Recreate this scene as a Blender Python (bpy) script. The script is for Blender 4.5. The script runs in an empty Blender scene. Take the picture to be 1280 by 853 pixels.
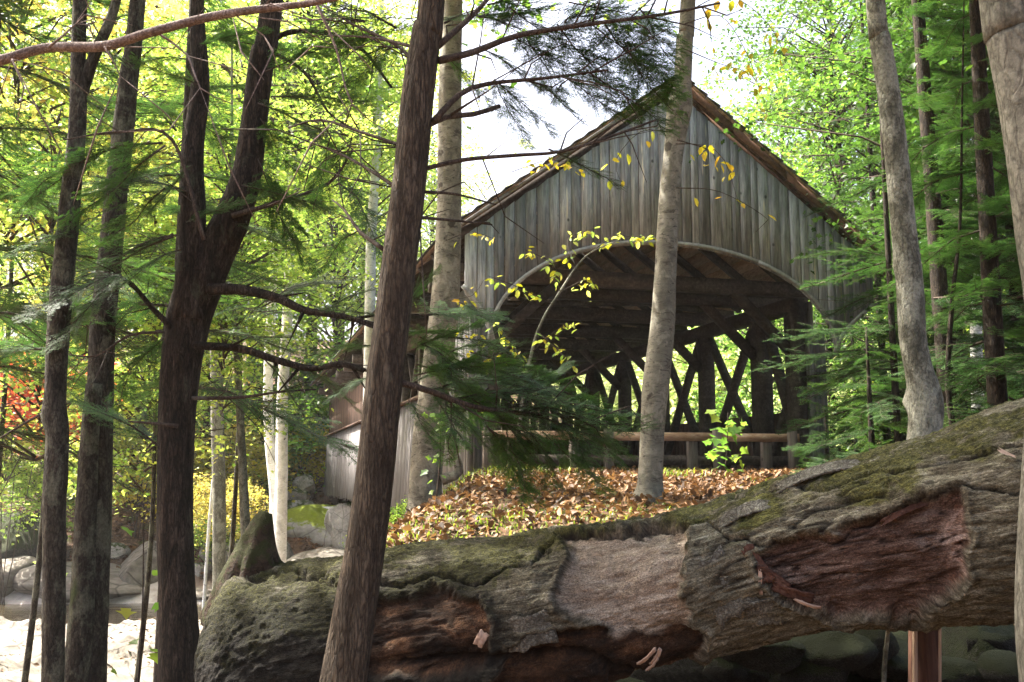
import bpy, math, random
import numpy as np
from mathutils import Matrix, Vector
PI = math.pi
random.seed(7)
SC = bpy.context.scene
COL = SC.collection

# ------------------------------------------------------------------ camera, world, sun, exposure
EYE = np.array([0.0, 0.0, 1.6]); PITCH = 0.135; FOC = 1244.0
cam = bpy.data.cameras.new('camera'); camo = bpy.data.objects.new('camera', cam); COL.objects.link(camo)
camo.location = EYE; camo.rotation_euler = (PI/2 + PITCH, 0, 0)
cam.sensor_width = 36; cam.lens = FOC/1280*36; cam.clip_start = 0.05; cam.clip_end = 2000
SC.camera = camo
SUN_EL = math.radians(53); SUN_AZ = math.radians(-62)      # azimuth from +Y, clockwise positive: sun high on the left
world = bpy.data.worlds.new('World'); SC.world = world; world.use_nodes = True
nt = world.node_tree; nt.nodes.clear()
sky = nt.nodes.new('ShaderNodeTexSky'); sky.sky_type = 'NISHITA'; sky.sun_disc = False
sky.sun_elevation = SUN_EL; sky.sun_rotation = SUN_AZ; sky.dust_density = 9.0; sky.air_density = 0.8; sky.ozone_density = 0.3
bg = nt.nodes.new('ShaderNodeBackground'); bg.inputs[1].default_value = 0.12
wo = nt.nodes.new('ShaderNodeOutputWorld'); nt.links.new(sky.outputs[0], bg.inputs[0]); nt.links.new(bg.outputs[0], wo.inputs[0])
sl = bpy.data.lights.new('sun', 'SUN'); sl.energy = 5.0; sl.angle = math.radians(0.5); sl.color = (1.0, 0.94, 0.84)
so = bpy.data.objects.new('sun', sl); COL.objects.link(so)
sd = Vector((math.sin(SUN_AZ)*math.cos(SUN_EL), math.cos(SUN_AZ)*math.cos(SUN_EL), math.sin(SUN_EL)))
so.rotation_euler = sd.to_track_quat('Z', 'Y').to_euler(); so.location = (-20, -10, 30)
SC.view_settings.view_transform = 'Standard'; SC.view_settings.look = 'None'
SC.view_settings.exposure = 2.4; SC.view_settings.gamma = 1.0
SC.cycles.max_bounces = 6; SC.cycles.diffuse_bounces = 4; SC.cycles.transmission_bounces = 4; SC.cycles.glossy_bounces = 2
SC.cycles.use_denoising = True; SC.cycles.denoising_prefilter = 'NONE'; SC.cycles.sample_clamp_indirect = 1.5; SC.cycles.sample_clamp_direct = 12
SC.cycles.caustics_reflective = False; SC.cycles.caustics_refractive = False

# ------------------------------------------------------------------ helpers
def at(px, py, Y):
    """world point at world depth Y that a pixel of the 1280x853 photograph looks at"""
    a = (px-640)/FOC; b = (426.5-py)/FOC
    d = np.array([a, math.cos(PITCH)-b*math.sin(PITCH), math.sin(PITCH)+b*math.cos(PITCH)])
    return EYE + d*(Y/d[1])
def pxw(w, Y):
    return w*Y/FOC
def to_px(P):
    v = np.asarray(P)-EYE
    d = v[..., 1]*math.cos(PITCH)+v[..., 2]*math.sin(PITCH); u = -v[..., 1]*math.sin(PITCH)+v[..., 2]*math.cos(PITCH)
    return np.stack([640+FOC*v[..., 0]/d, 426.5-FOC*u/d], -1)

def _h(i, j, k, s):
    n = (i*374761393 + j*668265263 + k*2147483647 + s*974634777) & 0xffffffff
    n = ((n ^ (n >> 13))*1274126177) & 0xffffffff
    n = (n ^ (n >> 16)) & 0xffffffff
    return n/4294967295.0
def vnoise(P, s=0):
    P = np.asarray(P, float); I = np.floor(P).astype(np.int64); f = P-I; f = f*f*(3-2*f); r = 0
    for a in (0, 1):
        for b in (0, 1):
            for c in (0, 1):
                w = (f[..., 0] if a else 1-f[..., 0])*(f[..., 1] if b else 1-f[..., 1])*(f[..., 2] if c else 1-f[..., 2])
                r = r + w*_h(I[..., 0]+a, I[..., 1]+b, I[..., 2]+c, s)
    return r*2-1
def fbm(P, o=4, s=0):
    P = np.asarray(P, float); r = 0; a = 1.0; t = 0
    for k in range(o):
        r = r + a*vnoise(P*2.03**k + 17.3*k, s+k); t += a; a *= 0.52
    return r/t
def sstep(a, b, x):
    t = np.clip((x-a)/(b-a), 0, 1); return t*t*(3-2*t)

def mesh(name, V, faces, mats, smooth=False, attrs=None, mi=None):
    """faces: list of int arrays (n,k); attrs: dict name -> per-vertex float array; mi: per-face material index"""
    if not isinstance(faces, (list, tuple)): faces = [faces]
    faces = [np.asarray(f, np.int32) for f in faces if len(f)]
    me = bpy.data.meshes.new(name); V = np.asarray(V, np.float32)
    nl = sum(f.size for f in faces); nf = sum(len(f) for f in faces)
    me.vertices.add(len(V)); me.vertices.foreach_set('co', V.ravel())
    me.loops.add(nl); me.loops.foreach_set('vertex_index', np.concatenate([f.ravel() for f in faces]))
    me.polygons.add(nf)
    tot = np.concatenate([np.full(len(f), f.shape[1], np.int32) for f in faces])
    st = np.concatenate([[0], np.cumsum(tot)[:-1]]).astype(np.int32)
    me.polygons.foreach_set('loop_start', st); me.polygons.foreach_set('loop_total', tot)
    if smooth: me.polygons.foreach_set('use_smooth', np.ones(nf, bool))
    if mi is not None: me.polygons.foreach_set('material_index', np.asarray(mi, np.int32))
    for k, a in (attrs or {}).items():
        at_ = me.attributes.new(k, 'FLOAT', 'POINT'); at_.data.foreach_set('value', np.asarray(a, np.float32))
    for m in (mats if isinstance(mats, (list, tuple)) else [mats]): me.materials.append(m)
    me.update(calc_edges=True)
    return me
def link(name, data, parent=None, loc=(0, 0, 0)):
    o = bpy.data.objects.new(name, data); COL.objects.link(o); o.location = Vector([float(c) for c in loc])
    if parent: o.parent = parent
    return o
def part(name, V, faces, mat, parent, smooth=False, attrs=None, mi=None, label=None):
    """V in world coordinates; parent is an unrotated Empty (or chain of them)"""
    org = np.zeros(3); p = parent
    while p is not None: org = org+np.array(p.location); p = p.parent
    o = link(name, mesh(name, np.asarray(V)-org, faces, mat, smooth, attrs, mi), parent)
    if label: o['label'] = label
    return o
def thing(name, label, cat, loc=(0, 0, 0), group=None):
    o = link(name, None, None, loc); o['label'] = label; o['category'] = cat
    if group: o['group'] = group
    return o
def tag(o, label, cat, group=None):
    o['label'] = label; o['category'] = cat
    if group: o['group'] = group
    return o

BOXF = np.array([[0, 3, 2, 1], [4, 5, 6, 7], [0, 1, 5, 4], [1, 2, 6, 5], [2, 3, 7, 6], [3, 0, 4, 7]])
def prism(poly, e):
    """closed prism: poly (n,3) swept by vector e"""
    poly = np.asarray(poly, float); n = len(poly); V = np.concatenate([poly, poly+np.asarray(e)])
    i = np.arange(n); j = (i+1) % n
    return V, [np.arange(n)[::-1][None], (np.arange(n)+n)[None], np.stack([i, j, j+n, i+n], 1)]
def beam(a, b, w, h, up=(0, 0, 1)):
    a = np.asarray(a, float); b = np.asarray(b, float); d = b-a; d = d/np.linalg.norm(d)
    s = np.cross(d, up); n_ = np.linalg.norm(s)
    if n_ < 1e-3: s = np.cross(d, (0, 1, 0)); n_ = np.linalg.norm(s)
    s = s/n_; u = np.cross(s, d)
    q = [a-s*w/2-u*h/2, a+s*w/2-u*h/2, a+s*w/2+u*h/2, a-s*w/2+u*h/2]
    return prism(q, b-a)
class MB:
    def __init__(s): s.V = []; s.F = {}; s.n = 0
    def add(s, V, faces):
        if not isinstance(faces, (list, tuple)): faces = [faces]
        for f in faces:
            f = np.asarray(f); s.F.setdefault(f.shape[1], []).append(f+s.n)
        s.V.append(np.asarray(V)); s.n += len(V); return s
    def out(s): return np.concatenate(s.V), [np.concatenate(f) for f in s.F.values()]

def smooth_path(pts, step):
    P = np.asarray(pts, float); out = []
    Q = np.vstack([2*P[0]-P[1], P, 2*P[-1]-P[-2]])
    for i in range(len(P)-1):
        p0, p1, p2, p3 = Q[i:i+4]; n = max(1, int(np.linalg.norm((p2-p1)[:3])/step))
        for k in range(n):
            t = k/n; out.append(.5*((2*p1)+(-p0+p2)*t+(2*p0-5*p1+4*p2-p3)*t*t+(-p0+3*p1-3*p2+p3)*t**3))
    out.append(P[-1]); return np.array(out)
def tube(pts, rad, nseg=10, step=0.1, rough=0.0, seed=0, fine=1.0, knots=()):
    """tapered limb along pts with radii rad; rough = bark relief as a share of the radius"""
    A = smooth_path(np.column_stack([np.asarray(pts, float), rad]), step); P = A[:, :3]; R = np.maximum(A[:, 3], .0008); n = len(P)
    T = np.gradient(P, axis=0); T /= np.linalg.norm(T, axis=1)[:, None]
    s = np.cross(T[0], (0.31, .2, .93)); s /= np.linalg.norm(s); S = np.zeros_like(P)
    for i in range(n):
        s = s-T[i]*np.dot(s, T[i]); s /= np.linalg.norm(s); S[i] = s
    B = np.cross(T, S); th = np.arange(nseg)/nseg*2*PI
    D = S[:, None]*np.cos(th)[None, :, None]+B[:, None]*np.sin(th)[None, :, None]
    rr = np.repeat(R[:, None], nseg, 1)
    if rough:
        L = np.concatenate([[0], np.cumsum(np.linalg.norm(np.diff(P, axis=0), axis=1))])
        q = np.stack([np.cos(th)[None]*3.2*fine+0*L[:, None], np.sin(th)[None]*3.2*fine+0*L[:, None], np.repeat(L[:, None]*1.6, nseg, 1)], -1)
        q2 = q*np.array([3.0, 3.0, 5.0])
        rr = rr*(1+rough*(1.0*fbm(q, 3, seed)+.55*fbm(q2, 3, seed+9)))
    for (kz, kth, ks, ka) in knots:
        dth = np.angle(np.exp(1j*(th-kth)))[None]
        rr = rr*(1+ka*np.exp(-((P[:, 2]-kz)[:, None]/ks)**2-(dth/.8)**2))
    V = (P[:, None]+D*rr[..., None]).reshape(-1, 3)
    i = np.arange(n-1)[:, None]*nseg; j = np.arange(nseg)[None]; j2 = (j+1) % nseg
    F = np.stack([i+j, i+j2, i+nseg+j2, i+nseg+j], -1).reshape(-1, 4)
    V = np.vstack([V, P[0], P[-1]]); c0 = len(V)-2; jj = np.arange(nseg)
    C0 = np.stack([np.full(nseg, c0), (jj+1) % nseg, jj], 1); b = (n-1)*nseg
    C1 = np.stack([np.full(nseg, c0+1), b+jj, b+(jj+1) % nseg], 1)
    return V, [F, np.vstack([C0, C1])]

# ------------------------------------------------------------------ materials
class M:
    def __init__(s, name):
        s.m = bpy.data.materials.new(name); s.m.use_nodes = True; s.t = s.m.node_tree
        s.b = s.t.nodes['Principled BSDF']; s.b.inputs['Specular IOR Level'].default_value = .25
        s.out = s.t.nodes['Material Output']; s.co = None
    def n(s, t, **k):
        x = s.t.nodes.new(t)
        for a, v in k.items(): setattr(x, a, v)
        return x
    def l(s, a, b): s.t.links.new(a, b)
    def coord(s, sc, rand=True, attr=None, src='Object'):
        if attr: v = s.n('ShaderNodeAttribute', attribute_name=attr).outputs['Vector']
        else: v = s.n('ShaderNodeTexCoord').outputs[src]
        mp = s.n('ShaderNodeMapping'); mp.inputs['Scale'].default_value = sc; s.l(v, mp.inputs['Vector'])
        if rand:
            oi = s.n('ShaderNodeObjectInfo'); mu = s.n('ShaderNodeMath', operation='MULTIPLY'); mu.inputs[1].default_value = 53.0
            s.l(oi.outputs['Random'], mu.inputs[0]); cb = s.n('ShaderNodeCombineXYZ')
            s.l(mu.outputs[0], cb.inputs[0]); s.l(mu.outputs[0], cb.inputs[2]); s.l(cb.outputs[0], mp.inputs['Location'])
        return mp.outputs[0]
    def noise(s, co, scale=1, detail=6, rough=.6, dist=0):
        x = s.n('ShaderNodeTexNoise'); x.inputs['Scale'].default_value = scale; x.inputs['Detail'].default_value = detail
        x.inputs['Roughness'].default_value = rough; x.inputs['Distortion'].default_value = dist; s.l(co, x.inputs['Vector']); return x.outputs['Fac']
    def warp(s, co, amt=.5, scale=1.3):
        x = s.n('ShaderNodeTexNoise'); x.inputs['Scale'].default_value = scale; x.inputs['Detail'].default_value = 4; s.l(co, x.inputs['Vector'])
        v = s.n('ShaderNodeVectorMath', operation='MULTIPLY_ADD'); s.l(x.outputs['Color'], v.inputs[0]); v.inputs[1].default_value = (amt*2,)*3; s.l(co, v.inputs[2]); return v.outputs[0]
    def voro(s, co, scale=1, feature='F1'):
        x = s.n('ShaderNodeTexVoronoi', feature=feature); x.inputs['Scale'].default_value = scale; s.l(co, x.inputs['Vector']); return x.outputs['Distance']
    def ramp(s, f, stops):
        x = s.n('ShaderNodeValToRGB'); e = x.color_ramp.elements
        while len(e) > 1: e.remove(e[-1])
        for i, (p, c) in enumerate(stops):
            c = (c, c, c) if isinstance(c, (int, float)) else c
            q = e[0] if i == 0 else e.new(p)
            q.position = p; q.color = (*c, 1)
        s.l(f, x.inputs[0]); return x.outputs[0]
    def mix(s, f, a, b, mode='MIX'):
        x = s.n('ShaderNodeMix', data_type='RGBA', blend_type=mode)
        for sock, v in ((x.inputs[0], f), (x.inputs[6], a), (x.inputs[7], b)):
            if isinstance(v, (int, float)): sock.default_value = v
            elif isinstance(v, tuple): sock.default_value = (*v, 1)
            else: s.l(v, sock)
        return x.outputs[2]
    def math(s, op, a, b=0.0):
        x = s.n('ShaderNodeMath', operation=op)
        for i, v in enumerate((a, b)):
            if isinstance(v, (int, float)): x.inputs[i].default_value = v
            else: s.l(v, x.inputs[i])
        return x.outputs[0]
    def attr(s, name): return s.n('ShaderNodeAttribute', attribute_name=name).outputs['Fac']
    def bump(s, h, strength=.5, dist=.01, prev=None):
        x = s.n('ShaderNodeBump'); x.inputs['Strength'].default_value = strength; x.inputs['Distance'].default_value = dist
        s.l(h, x.inputs['Height'])
        if prev is not None: s.l(prev, x.inputs['Normal'])
        s.l(x.outputs[0], s.b.inputs['Normal']); return x.outputs[0]
    def color(s, c): s.l(c, s.b.inputs['Base Color']) if not isinstance(c, tuple) else setattr(s.b.inputs['Base Color'], 'default_value', (*c, 1)); return s
    def rough(s, v): s.b.inputs['Roughness'].default_value = v; return s
    def rand(s): return s.n('ShaderNodeObjectInfo').outputs['Random']

def bark_mat(name, dark, mid, light, lich, sc=(26, 26, 5), bd=.012, moss=0.0, lich_amt=.60):
    m = M(name); c = m.coord(sc); f = m.noise(c, 1, 8, .65, .6); cr = m.voro(m.warp(m.coord((sc[0]*2.3, sc[1]*2.3, sc[2]*2.0)), 1.1, .9), 1, 'DISTANCE_TO_EDGE')
    col = m.ramp(f, [(.28, dark), (.5, mid), (.72, light)])
    col = m.mix(m.ramp(cr, [(0, .75), (.16, 0)]), col, dark)
    pf = m.noise(m.coord((5, 5, 3.2)), 1, 7, .7, .3); col = m.mix(m.ramp(pf, [(lich_amt-.03, 0), (lich_amt+.05, 1)]), col, m.mix(.55, col, lich))
    if moss: col = m.mix(m.ramp(m.noise(m.coord((3, 3, 1.1)), 1, 6, .7), [(moss, 0), (moss+.1, .8)]), col, (.05, .075, .02))
    fs = m.noise(m.coord((sc[0]*5, sc[1]*5, sc[2]*9)), 1, 5, .75); col = m.mix(1.0, col, m.ramp(fs, [(.3, .45), (.5, 1.0), (.72, 1.5)]), 'MULTIPLY')
    m.color(col).rough(.92); h = m.math('ADD', f, m.math('MULTIPLY', m.ramp(cr, [(0, 0), (.2, 1)]), .7)); m.bump(h, .9, bd)
    return m.m
def birch_mat(name, base, light, scar, band=.57):
    m = M(name); c = m.coord((9, 9, 30)); f = m.noise(c, 1, 8, .72, 1.2); g = m.noise(m.coord((3, 3, 5)), 1, 5, .6)
    col = m.ramp(g, [(.3, base), (.7, light)])
    col = m.mix(m.ramp(f, [(band, 0), (band+.07, .85)]), col, scar)
    h = m.noise(m.coord((14, 14, 55)), 1, 6, .75, .8); col = m.mix(m.ramp(h, [(.35, .45), (.5, 0)]), col, tuple(x*.5 for x in base)); lm = m.noise(m.coord((8, 8, 7)), 1, 8, .75, .5); col = m.mix(m.ramp(lm, [(.50, 0), (.58, .6)]), col, tuple(min(.9, x*1.35+.02) for x in light)); lm2 = m.noise(m.coord((4, 4, 3)), 1, 8, .75); col = m.mix(m.ramp(lm2, [(.52, 0), (.6, .55)]), col, tuple(x*.55 for x in base))
    spot = m.noise(m.coord((7, 7, 6)), 1, 3, .5); col = m.mix(m.ramp(spot, [(.68, 0), (.72, .9)]), col, scar)
    m.color(col).rough(.75); m.bump(m.math('ADD', f, h), .8, .006); return m.m
def wood_mat(name, dark, mid, light, sc=(14, 14, 1.1), rnd=.5, streak=None, bd=.004):
    m = M(name); c = m.coord(sc); f = m.noise(c, 2.2, 8, .7, .5); g = m.noise(m.coord((sc[0]*.25, sc[1]*.25, sc[2]*.8)), 1.4, 4, .6)
    col = m.ramp(f, [(.3, dark), (.52, mid), (.74, light)]); col = m.mix(m.ramp(g, [(.35, .55), (.62, 0)]), col, dark)
    if streak: col = m.mix(m.ramp(m.noise(m.coord((sc[0]*.9, sc[1]*.9, sc[2]*.9)), 1, 3, .5), [(.66, 0), (.70, .85)]), col, streak)
    kn = m.voro(m.coord((sc[0]*.16, sc[1]*.16, sc[2]*1.5)), 1.6); col = m.mix(m.ramp(kn, [(.05, .85), (.1, 0)]), col, tuple(x*.35 for x in dark))
    v = m.ramp(m.rand(), [(0, 1-rnd), (1, 1.0)]); col = m.mix(1.0, col, v, 'MULTIPLY')
    m.color(col).rough(.85); m.bump(f, .7, bd); return m.m
def leaf_mat(name, stops, trans=.5, tboost=(1.75, 1.75, 1.05), rough=.45):
    m = M(name); t = m.attr('tint'); v = m.math('ADD', m.math('MULTIPLY', t, .75), m.math('MULTIPLY', m.rand(), .25))
    col = m.ramp(v, stops); m.color(col); m.rough(rough)
    tr = m.n('ShaderNodeBsdfTranslucent'); m.l(m.mix(1.0, col, tboost, 'MULTIPLY'), tr.inputs['Color'])
    mx = m.n('ShaderNodeMixShader'); mx.inputs[0].default_value = trans; m.l(m.b.outputs[0], mx.inputs[1]); m.l(tr.outputs[0], mx.inputs[2]); m.l(mx.outputs[0], m.out.inputs[0])
    return m.m
def rock_mat(name, a, b, c_, moss=None, moss_lo=.55, sc=1.0, litter=None):
    m = M(name); c = m.coord((sc, sc, sc)); f = m.noise(c, 1.6, 9, .65, .3); g = m.noise(c, 9, 8, .7); cr = m.voro(c, 2.2, 'DISTANCE_TO_EDGE')
    col = m.ramp(f, [(.3, a), (.5, b), (.7, c_)]); col = m.mix(m.ramp(g, [(.35, .6), (.6, 0)]), col, a)
    col = m.mix(m.ramp(cr, [(0, .7), (.03, 0)]), col, tuple(x*.4 for x in a))
    if moss or litter:
        nz = m.n('ShaderNodeSeparateXYZ'); m.l(m.n('ShaderNodeNewGeometry').outputs['Normal'], nz.inputs[0])
        up = m.ramp(nz.outputs['Z'], [(.0, 0), (.75, .3)])
        k = m.math('ADD', m.noise(c, 2.3, 7, .7), up)
        col = m.mix(m.ramp(k, [(moss_lo, 0), (moss_lo+.09, 1)]), col, m.mix(m.noise(c, 24, 4, .6), moss, tuple(x*.35 for x in moss)))
    m.color(col).rough(.9); m.bump(m.math('ADD', f, m.math('MULTIPLY', g, .5)), .9, .05); return m.m

GREY = [(.22, .21, .20), (.34, .33, .315), (.46, .45, .43)]
M_spruce = bark_mat('dark_brown_scaly_bark', (.022, .016, .010), (.064, .048, .032), (.128, .10, .07), (.13, .13, .09), bd=.010, lich_amt=.66)
M_hem = bark_mat('dark_furrowed_bark', (.008, .006, .004), (.035, .025, .017), (.10, .074, .053), (.07, .075, .045), bd=.014, lich_amt=.64)
M_lichen = bark_mat('lichened_grey_bark', (.014, .011, .008), (.045, .038, .028), (.10, .09, .066), (.15, .155, .11), sc=(18, 18, 7), bd=.009, lich_amt=.53, moss=.62)
M_grey = bark_mat('smooth_grey_bark', (.05, .048, .036), (.115, .112, .084), (.20, .192, .148), (.29, .29, .235), sc=(12, 12, 6), bd=.006, lich_amt=.52)
M_beech = bark_mat('blotched_grey_bark', (.08, .075, .058), (.165, .158, .125), (.25, .24, .195), (.06, .062, .045), sc=(10, 10, 5), bd=.004, lich_amt=.55)
M_ybirch = birch_mat('peeling_birch_bark', (.125, .112, .082), (.23, .21, .16), (.035, .026, .018), .53)
M_ybirch2 = birch_mat('yellow_grey_birch_bark', (.11, .102, .078), (.20, .187, .145), (.035, .028, .02), .54)
M_wbirch = birch_mat('white_birch_bark', (.62, .61, .58), (.82, .81, .78), (.05, .04, .035), .58)
M_twig = bark_mat('brown_twig_bark', (.03, .022, .017), (.075, .055, .042), (.13, .10, .08), (.17, .17, .14), sc=(40, 40, 14), bd=.002)
M_pink = bark_mat('pinkish_branch_bark', (.10, .07, .058), (.20, .15, .13), (.30, .24, .215), (.36, .32, .29), sc=(30, 30, 30), bd=.003)
M_board = wood_mat('weathered_grey_boards', (.15, .153, .163), (.45, .455, .47), (.74, .74, .74), rnd=.55, streak=(.75, .66, .52))  # pale streaks in the weathered wood also stand in for slivers of sun
M_side = wood_mat('pale_silvered_boards', (.09, .083, .083), (.21, .20, .20), (.33, .32, .32), rnd=.4)
M_rust = wood_mat('red_brown_boards', (.06, .036, .026), (.16, .10, .075), (.27, .18, .14), rnd=.5)
M_timber = wood_mat('dark_truss_timber', (.035, .027, .020), (.095, .075, .058), (.18, .15, .12), sc=(8, 8, 8), rnd=.4)
M_sheath = wood_mat('brown_roof_sheathing', (.22, .15, .10), (.45, .32, .22), (.62, .47, .34), sc=(12, 1.0, 12), rnd=.35)
M_rake = wood_mat('red_brown_rake_board', (.06, .032, .02), (.17, .092, .055), (.28, .17, .11), sc=(7, 7, 7), rnd=.3)
M_trim = wood_mat('grey_arch_trim', (.20, .195, .185), (.38, .37, .355), (.52, .51, .485), sc=(6, 6, 6), rnd=.2)
M_shing = wood_mat('mossy_roof_shingles', (.06, .062, .058), (.14, .14, .13), (.24, .24, .22), sc=(5, 5, 5), rnd=.4)
M_rail = wood_mat('orange_weathered_rail', (.30, .16, .09), (.56, .36, .23), (.70, .58, .45), sc=(1.0, 9, 12), rnd=.12)
M_railpost = wood_mat('grey_rail_post', (.09, .07, .055), (.19, .155, .13), (.30, .26, .22), rnd=.3)
M_redpost = wood_mat('red_rotten_wood', (.03, .013, .009), (.10, .045, .028), (.20, .10, .065), sc=(20, 20, 1.5), rnd=.1)
M_palewood = wood_mat('pale_split_wood', (.30, .19, .13), (.46, .33, .25), (.6, .47, .38), sc=(20, 20, 2), rnd=.1)
M_rock = rock_mat('grey_boulder_stone', (.17, .165, .155), (.33, .32, .30), (.5, .48, .45), (.06, .09, .02), .70)
M_ledge = rock_mat('pale_granite_ledge', (.05, .042, .032), (.19, .172, .145), (.29, .27, .235), (.17, .16, .08), .95, sc=.5)
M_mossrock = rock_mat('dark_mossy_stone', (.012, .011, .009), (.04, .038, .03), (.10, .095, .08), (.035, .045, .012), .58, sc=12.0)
M_conc = rock_mat('pale_concrete', (.42, .41, .39), (.56, .55, .53), (.68, .67, .64), (.2, .2, .12), 1.2, sc=1.2)
M_limemoss = rock_mat('bright_moss_boulder', (.16, .155, .145), (.29, .28, .26), (.42, .41, .39), (.24, .30, .02), .60, sc=.9)
NEEDLE = [(0, (.018, .050, .020)), (.4, (.042, .10, .032)), (.75, (.08, .155, .042)), (1, (.15, .22, .06))]
M_needle = leaf_mat('hemlock_needles', NEEDLE, .35, (1.5, 1.6, .8), .5)
M_lime = leaf_mat('yellow_green_leaves', [(0, (.09, .18, .04)), (.35, (.19, .30, .07)), (.7, (.34, .41, .11)), (1, (.54, .50, .13))], .6)
M_mid = leaf_mat('mid_green_leaves', [(0, (.045, .11, .025)), (.4, (.08, .17, .035)), (.8, (.16, .25, .045)), (1, (.28, .32, .05))], .6)
M_dark = leaf_mat('shade_painted_green_leaves', [(0, (.018, .045, .012)), (.5, (.04, .088, .018)), (1, (.09, .15, .03))], .5)  # deeper green carries the shade of the right-hand woods in its colour
M_gold = leaf_mat('golden_leaves', [(0, (.22, .27, .07)), (.4, (.38, .38, .10)), (.75, (.52, .44, .12)), (1, (.56, .36, .11))], .55, (1.4, 1.35, .9))
M_pale = leaf_mat('leaves_painted_sunlit', [(0, (.30, .38, .15)), (.4, (.46, .54, .25)), (.8, (.62, .66, .36)), (1, (.72, .70, .40))], .6, (1.5, 1.5, 1.3))  # sunlit, hazy brightness behind the bridge is put into this paler leaf colour
M_red = leaf_mat('red_maple_leaves', [(0, (.20, .12, .02)), (.3, (.45, .13, .05)), (.7, (.56, .10, .06)), (1, (.55, .28, .09))], .5, (1.5, 1.1, .8))
M_yellow = leaf_mat('pale_yellow_leaves', [(0, (.20, .26, .03)), (.4, (.38, .38, .04)), (.8, (.56, .46, .05)), (1, (.60, .34, .05))], .5, (1.3, 1.25, .6))
M_litter = leaf_mat('fallen_leaves', [(0, (.028, .018, .011)), (.3, (.075, .043, .024)), (.6, (.20, .105, .047)), (.85, (.34, .20, .09)), (1, (.42, .36, .15))], .15, (1.2, 1.1, .8), .6)
M_grass = leaf_mat('grass_blades', [(0, (.05, .09, .015)), (.6, (.14, .19, .03)), (1, (.32, .30, .06))], .4)

# ------------------------------------------------------------------ terrain
def hgt(x, y):
    x = np.asarray(x, float); y = np.asarray(y, float)
    A = np.interp(y, [-60, 0, 4.3, 5, 6, 7, 8, 10, 12, 14, 60], [.4, 0, .15, .5, 1.02, 1.26, 1.38, 1.49, 1.6, 1.64, 1.66])
    low = np.interp(y, [-60, 0, 4, 7, 12, 18, 60], [.3, 0, -.1, -.5, -1.4, -2.25, -2.25])
    s = sstep(-2.9, -.3, x+.25*fbm(np.stack([x*.5, y*.5, 0*x], -1), 3, 5))
    near = low+(A-low)*s
    right = sstep(9, 16, x); near = near+right*sstep(2, 10, y)*.8*(1-sstep(17, 20, y))
    d = sstep(18.2, 21.0, y-.10*x*sstep(0, 6, x)); near = near*(1-d)+d*(-2.35)
    z = near
    bed = sstep(26.2, 27.6, y); z = z*(1-bed)+bed*(-2.9)
    far = np.interp(y, [30.5, 31.8, 33, 35.5, 39, 44, 60, 90, 150, 400], [-2.9, -2.15, -1.75, -.7, .85, 1.8, 4.5, 11, 22, 40])
    z = np.where(y > 30.5, far, z)
    P = np.stack([x, y, 0*x], -1)
    amp = np.interp(y, [0, 12, 15, 18, 30, 36, 100], [.05, .05, .015, .06, .12, .35, 1.2])
    return z+amp*fbm(P*.7, 4, 3)+.35*amp*fbm(P*2.8, 3, 8)
def hz(x, y): return float(hgt(np.array([x]), np.array([y]))[0])
xs = np.concatenate([np.linspace(-400, -30, 24)[:-1], np.linspace(-30, -6, 60)[:-1], np.linspace(-6, 8, 170)[:-1], np.linspace(8, 30, 50)[:-1], np.linspace(30, 400, 24)])
ys = np.concatenate([np.linspace(-60, -2, 14)[:-1], np.linspace(-2, 16, 200)[:-1], np.linspace(16, 48, 130)[:-1], np.linspace(48, 400, 40)])
X, Y = np.meshgrid(xs, ys); Z = hgt(X, Y); nx, ny = len(xs), len(ys)
gi = (np.arange(ny-1)[:, None]*nx+np.arange(nx-1)[None]).ravel()
GV = np.stack([X.ravel(), Y.ravel(), Z.ravel()], 1); GF = np.stack([gi, gi+1, gi+nx+1, gi+nx], 1)
mg = M('forest_floor'); c = mg.coord((1, 1, 1), False)
f = mg.noise(c, 14, 8, .7); g = mg.noise(c, 1.1, 6, .65)
litc = mg.ramp(f, [(.3, (.045, .024, .014)), (.48, (.10, .058, .034)), (.62, (.17, .105, .06)), (.75, (.27, .19, .11))])
litc = mg.mix(mg.ramp(g, [(.55, 0), (.68, .7)]), litc, mg.mix(f, (.03, .05, .012), (.10, .14, .03)))
rk = mg.ramp(mg.noise(c, 2.2, 8, .65), [(.3, (.28, .25, .22)), (.6, (.50, .47, .43))])
mg.color(mg.mix(mg.attr('rock'), litc, rk)).rough(.95); mg.bump(f, 1.0, .04)
rockm = sstep(17.5, 19.5, GV[:, 1])*(1-sstep(32.2, 34.0, GV[:, 1]+1.6*fbm(GV*[.5, .5, 0], 3, 4)))
go = link('ground', mesh('ground', GV, GF, mg.m, True, {'rock': rockm})); go['kind'] = 'structure'

# stream
mw = M('stream_water'); c = mw.coord((1, 1, 1), False); mw.color((.045, .036, .02)).rough(.06); mw.b.inputs['IOR'].default_value = 1.33
mw.b.inputs['Specular IOR Level'].default_value = .5
mw.bump(mw.noise(mw.coord((1.2, 3.5, 1), False), 1.5, 4, .55), .25, .05)
wx = np.linspace(-200, 200, 60); wy = np.linspace(25.2, 33.5, 8); WX, WY = np.meshgrid(wx, wy)
wi = (np.arange(7)[:, None]*60+np.arange(59)[None]).ravel()
wo_ = link('water', mesh('water', np.stack([WX.ravel(), WY.ravel(), np.full(WX.size, -2.3)], 1), np.stack([wi, wi+1, wi+61, wi+60], 1), mw.m, True)); wo_['kind'] = 'structure'

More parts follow.
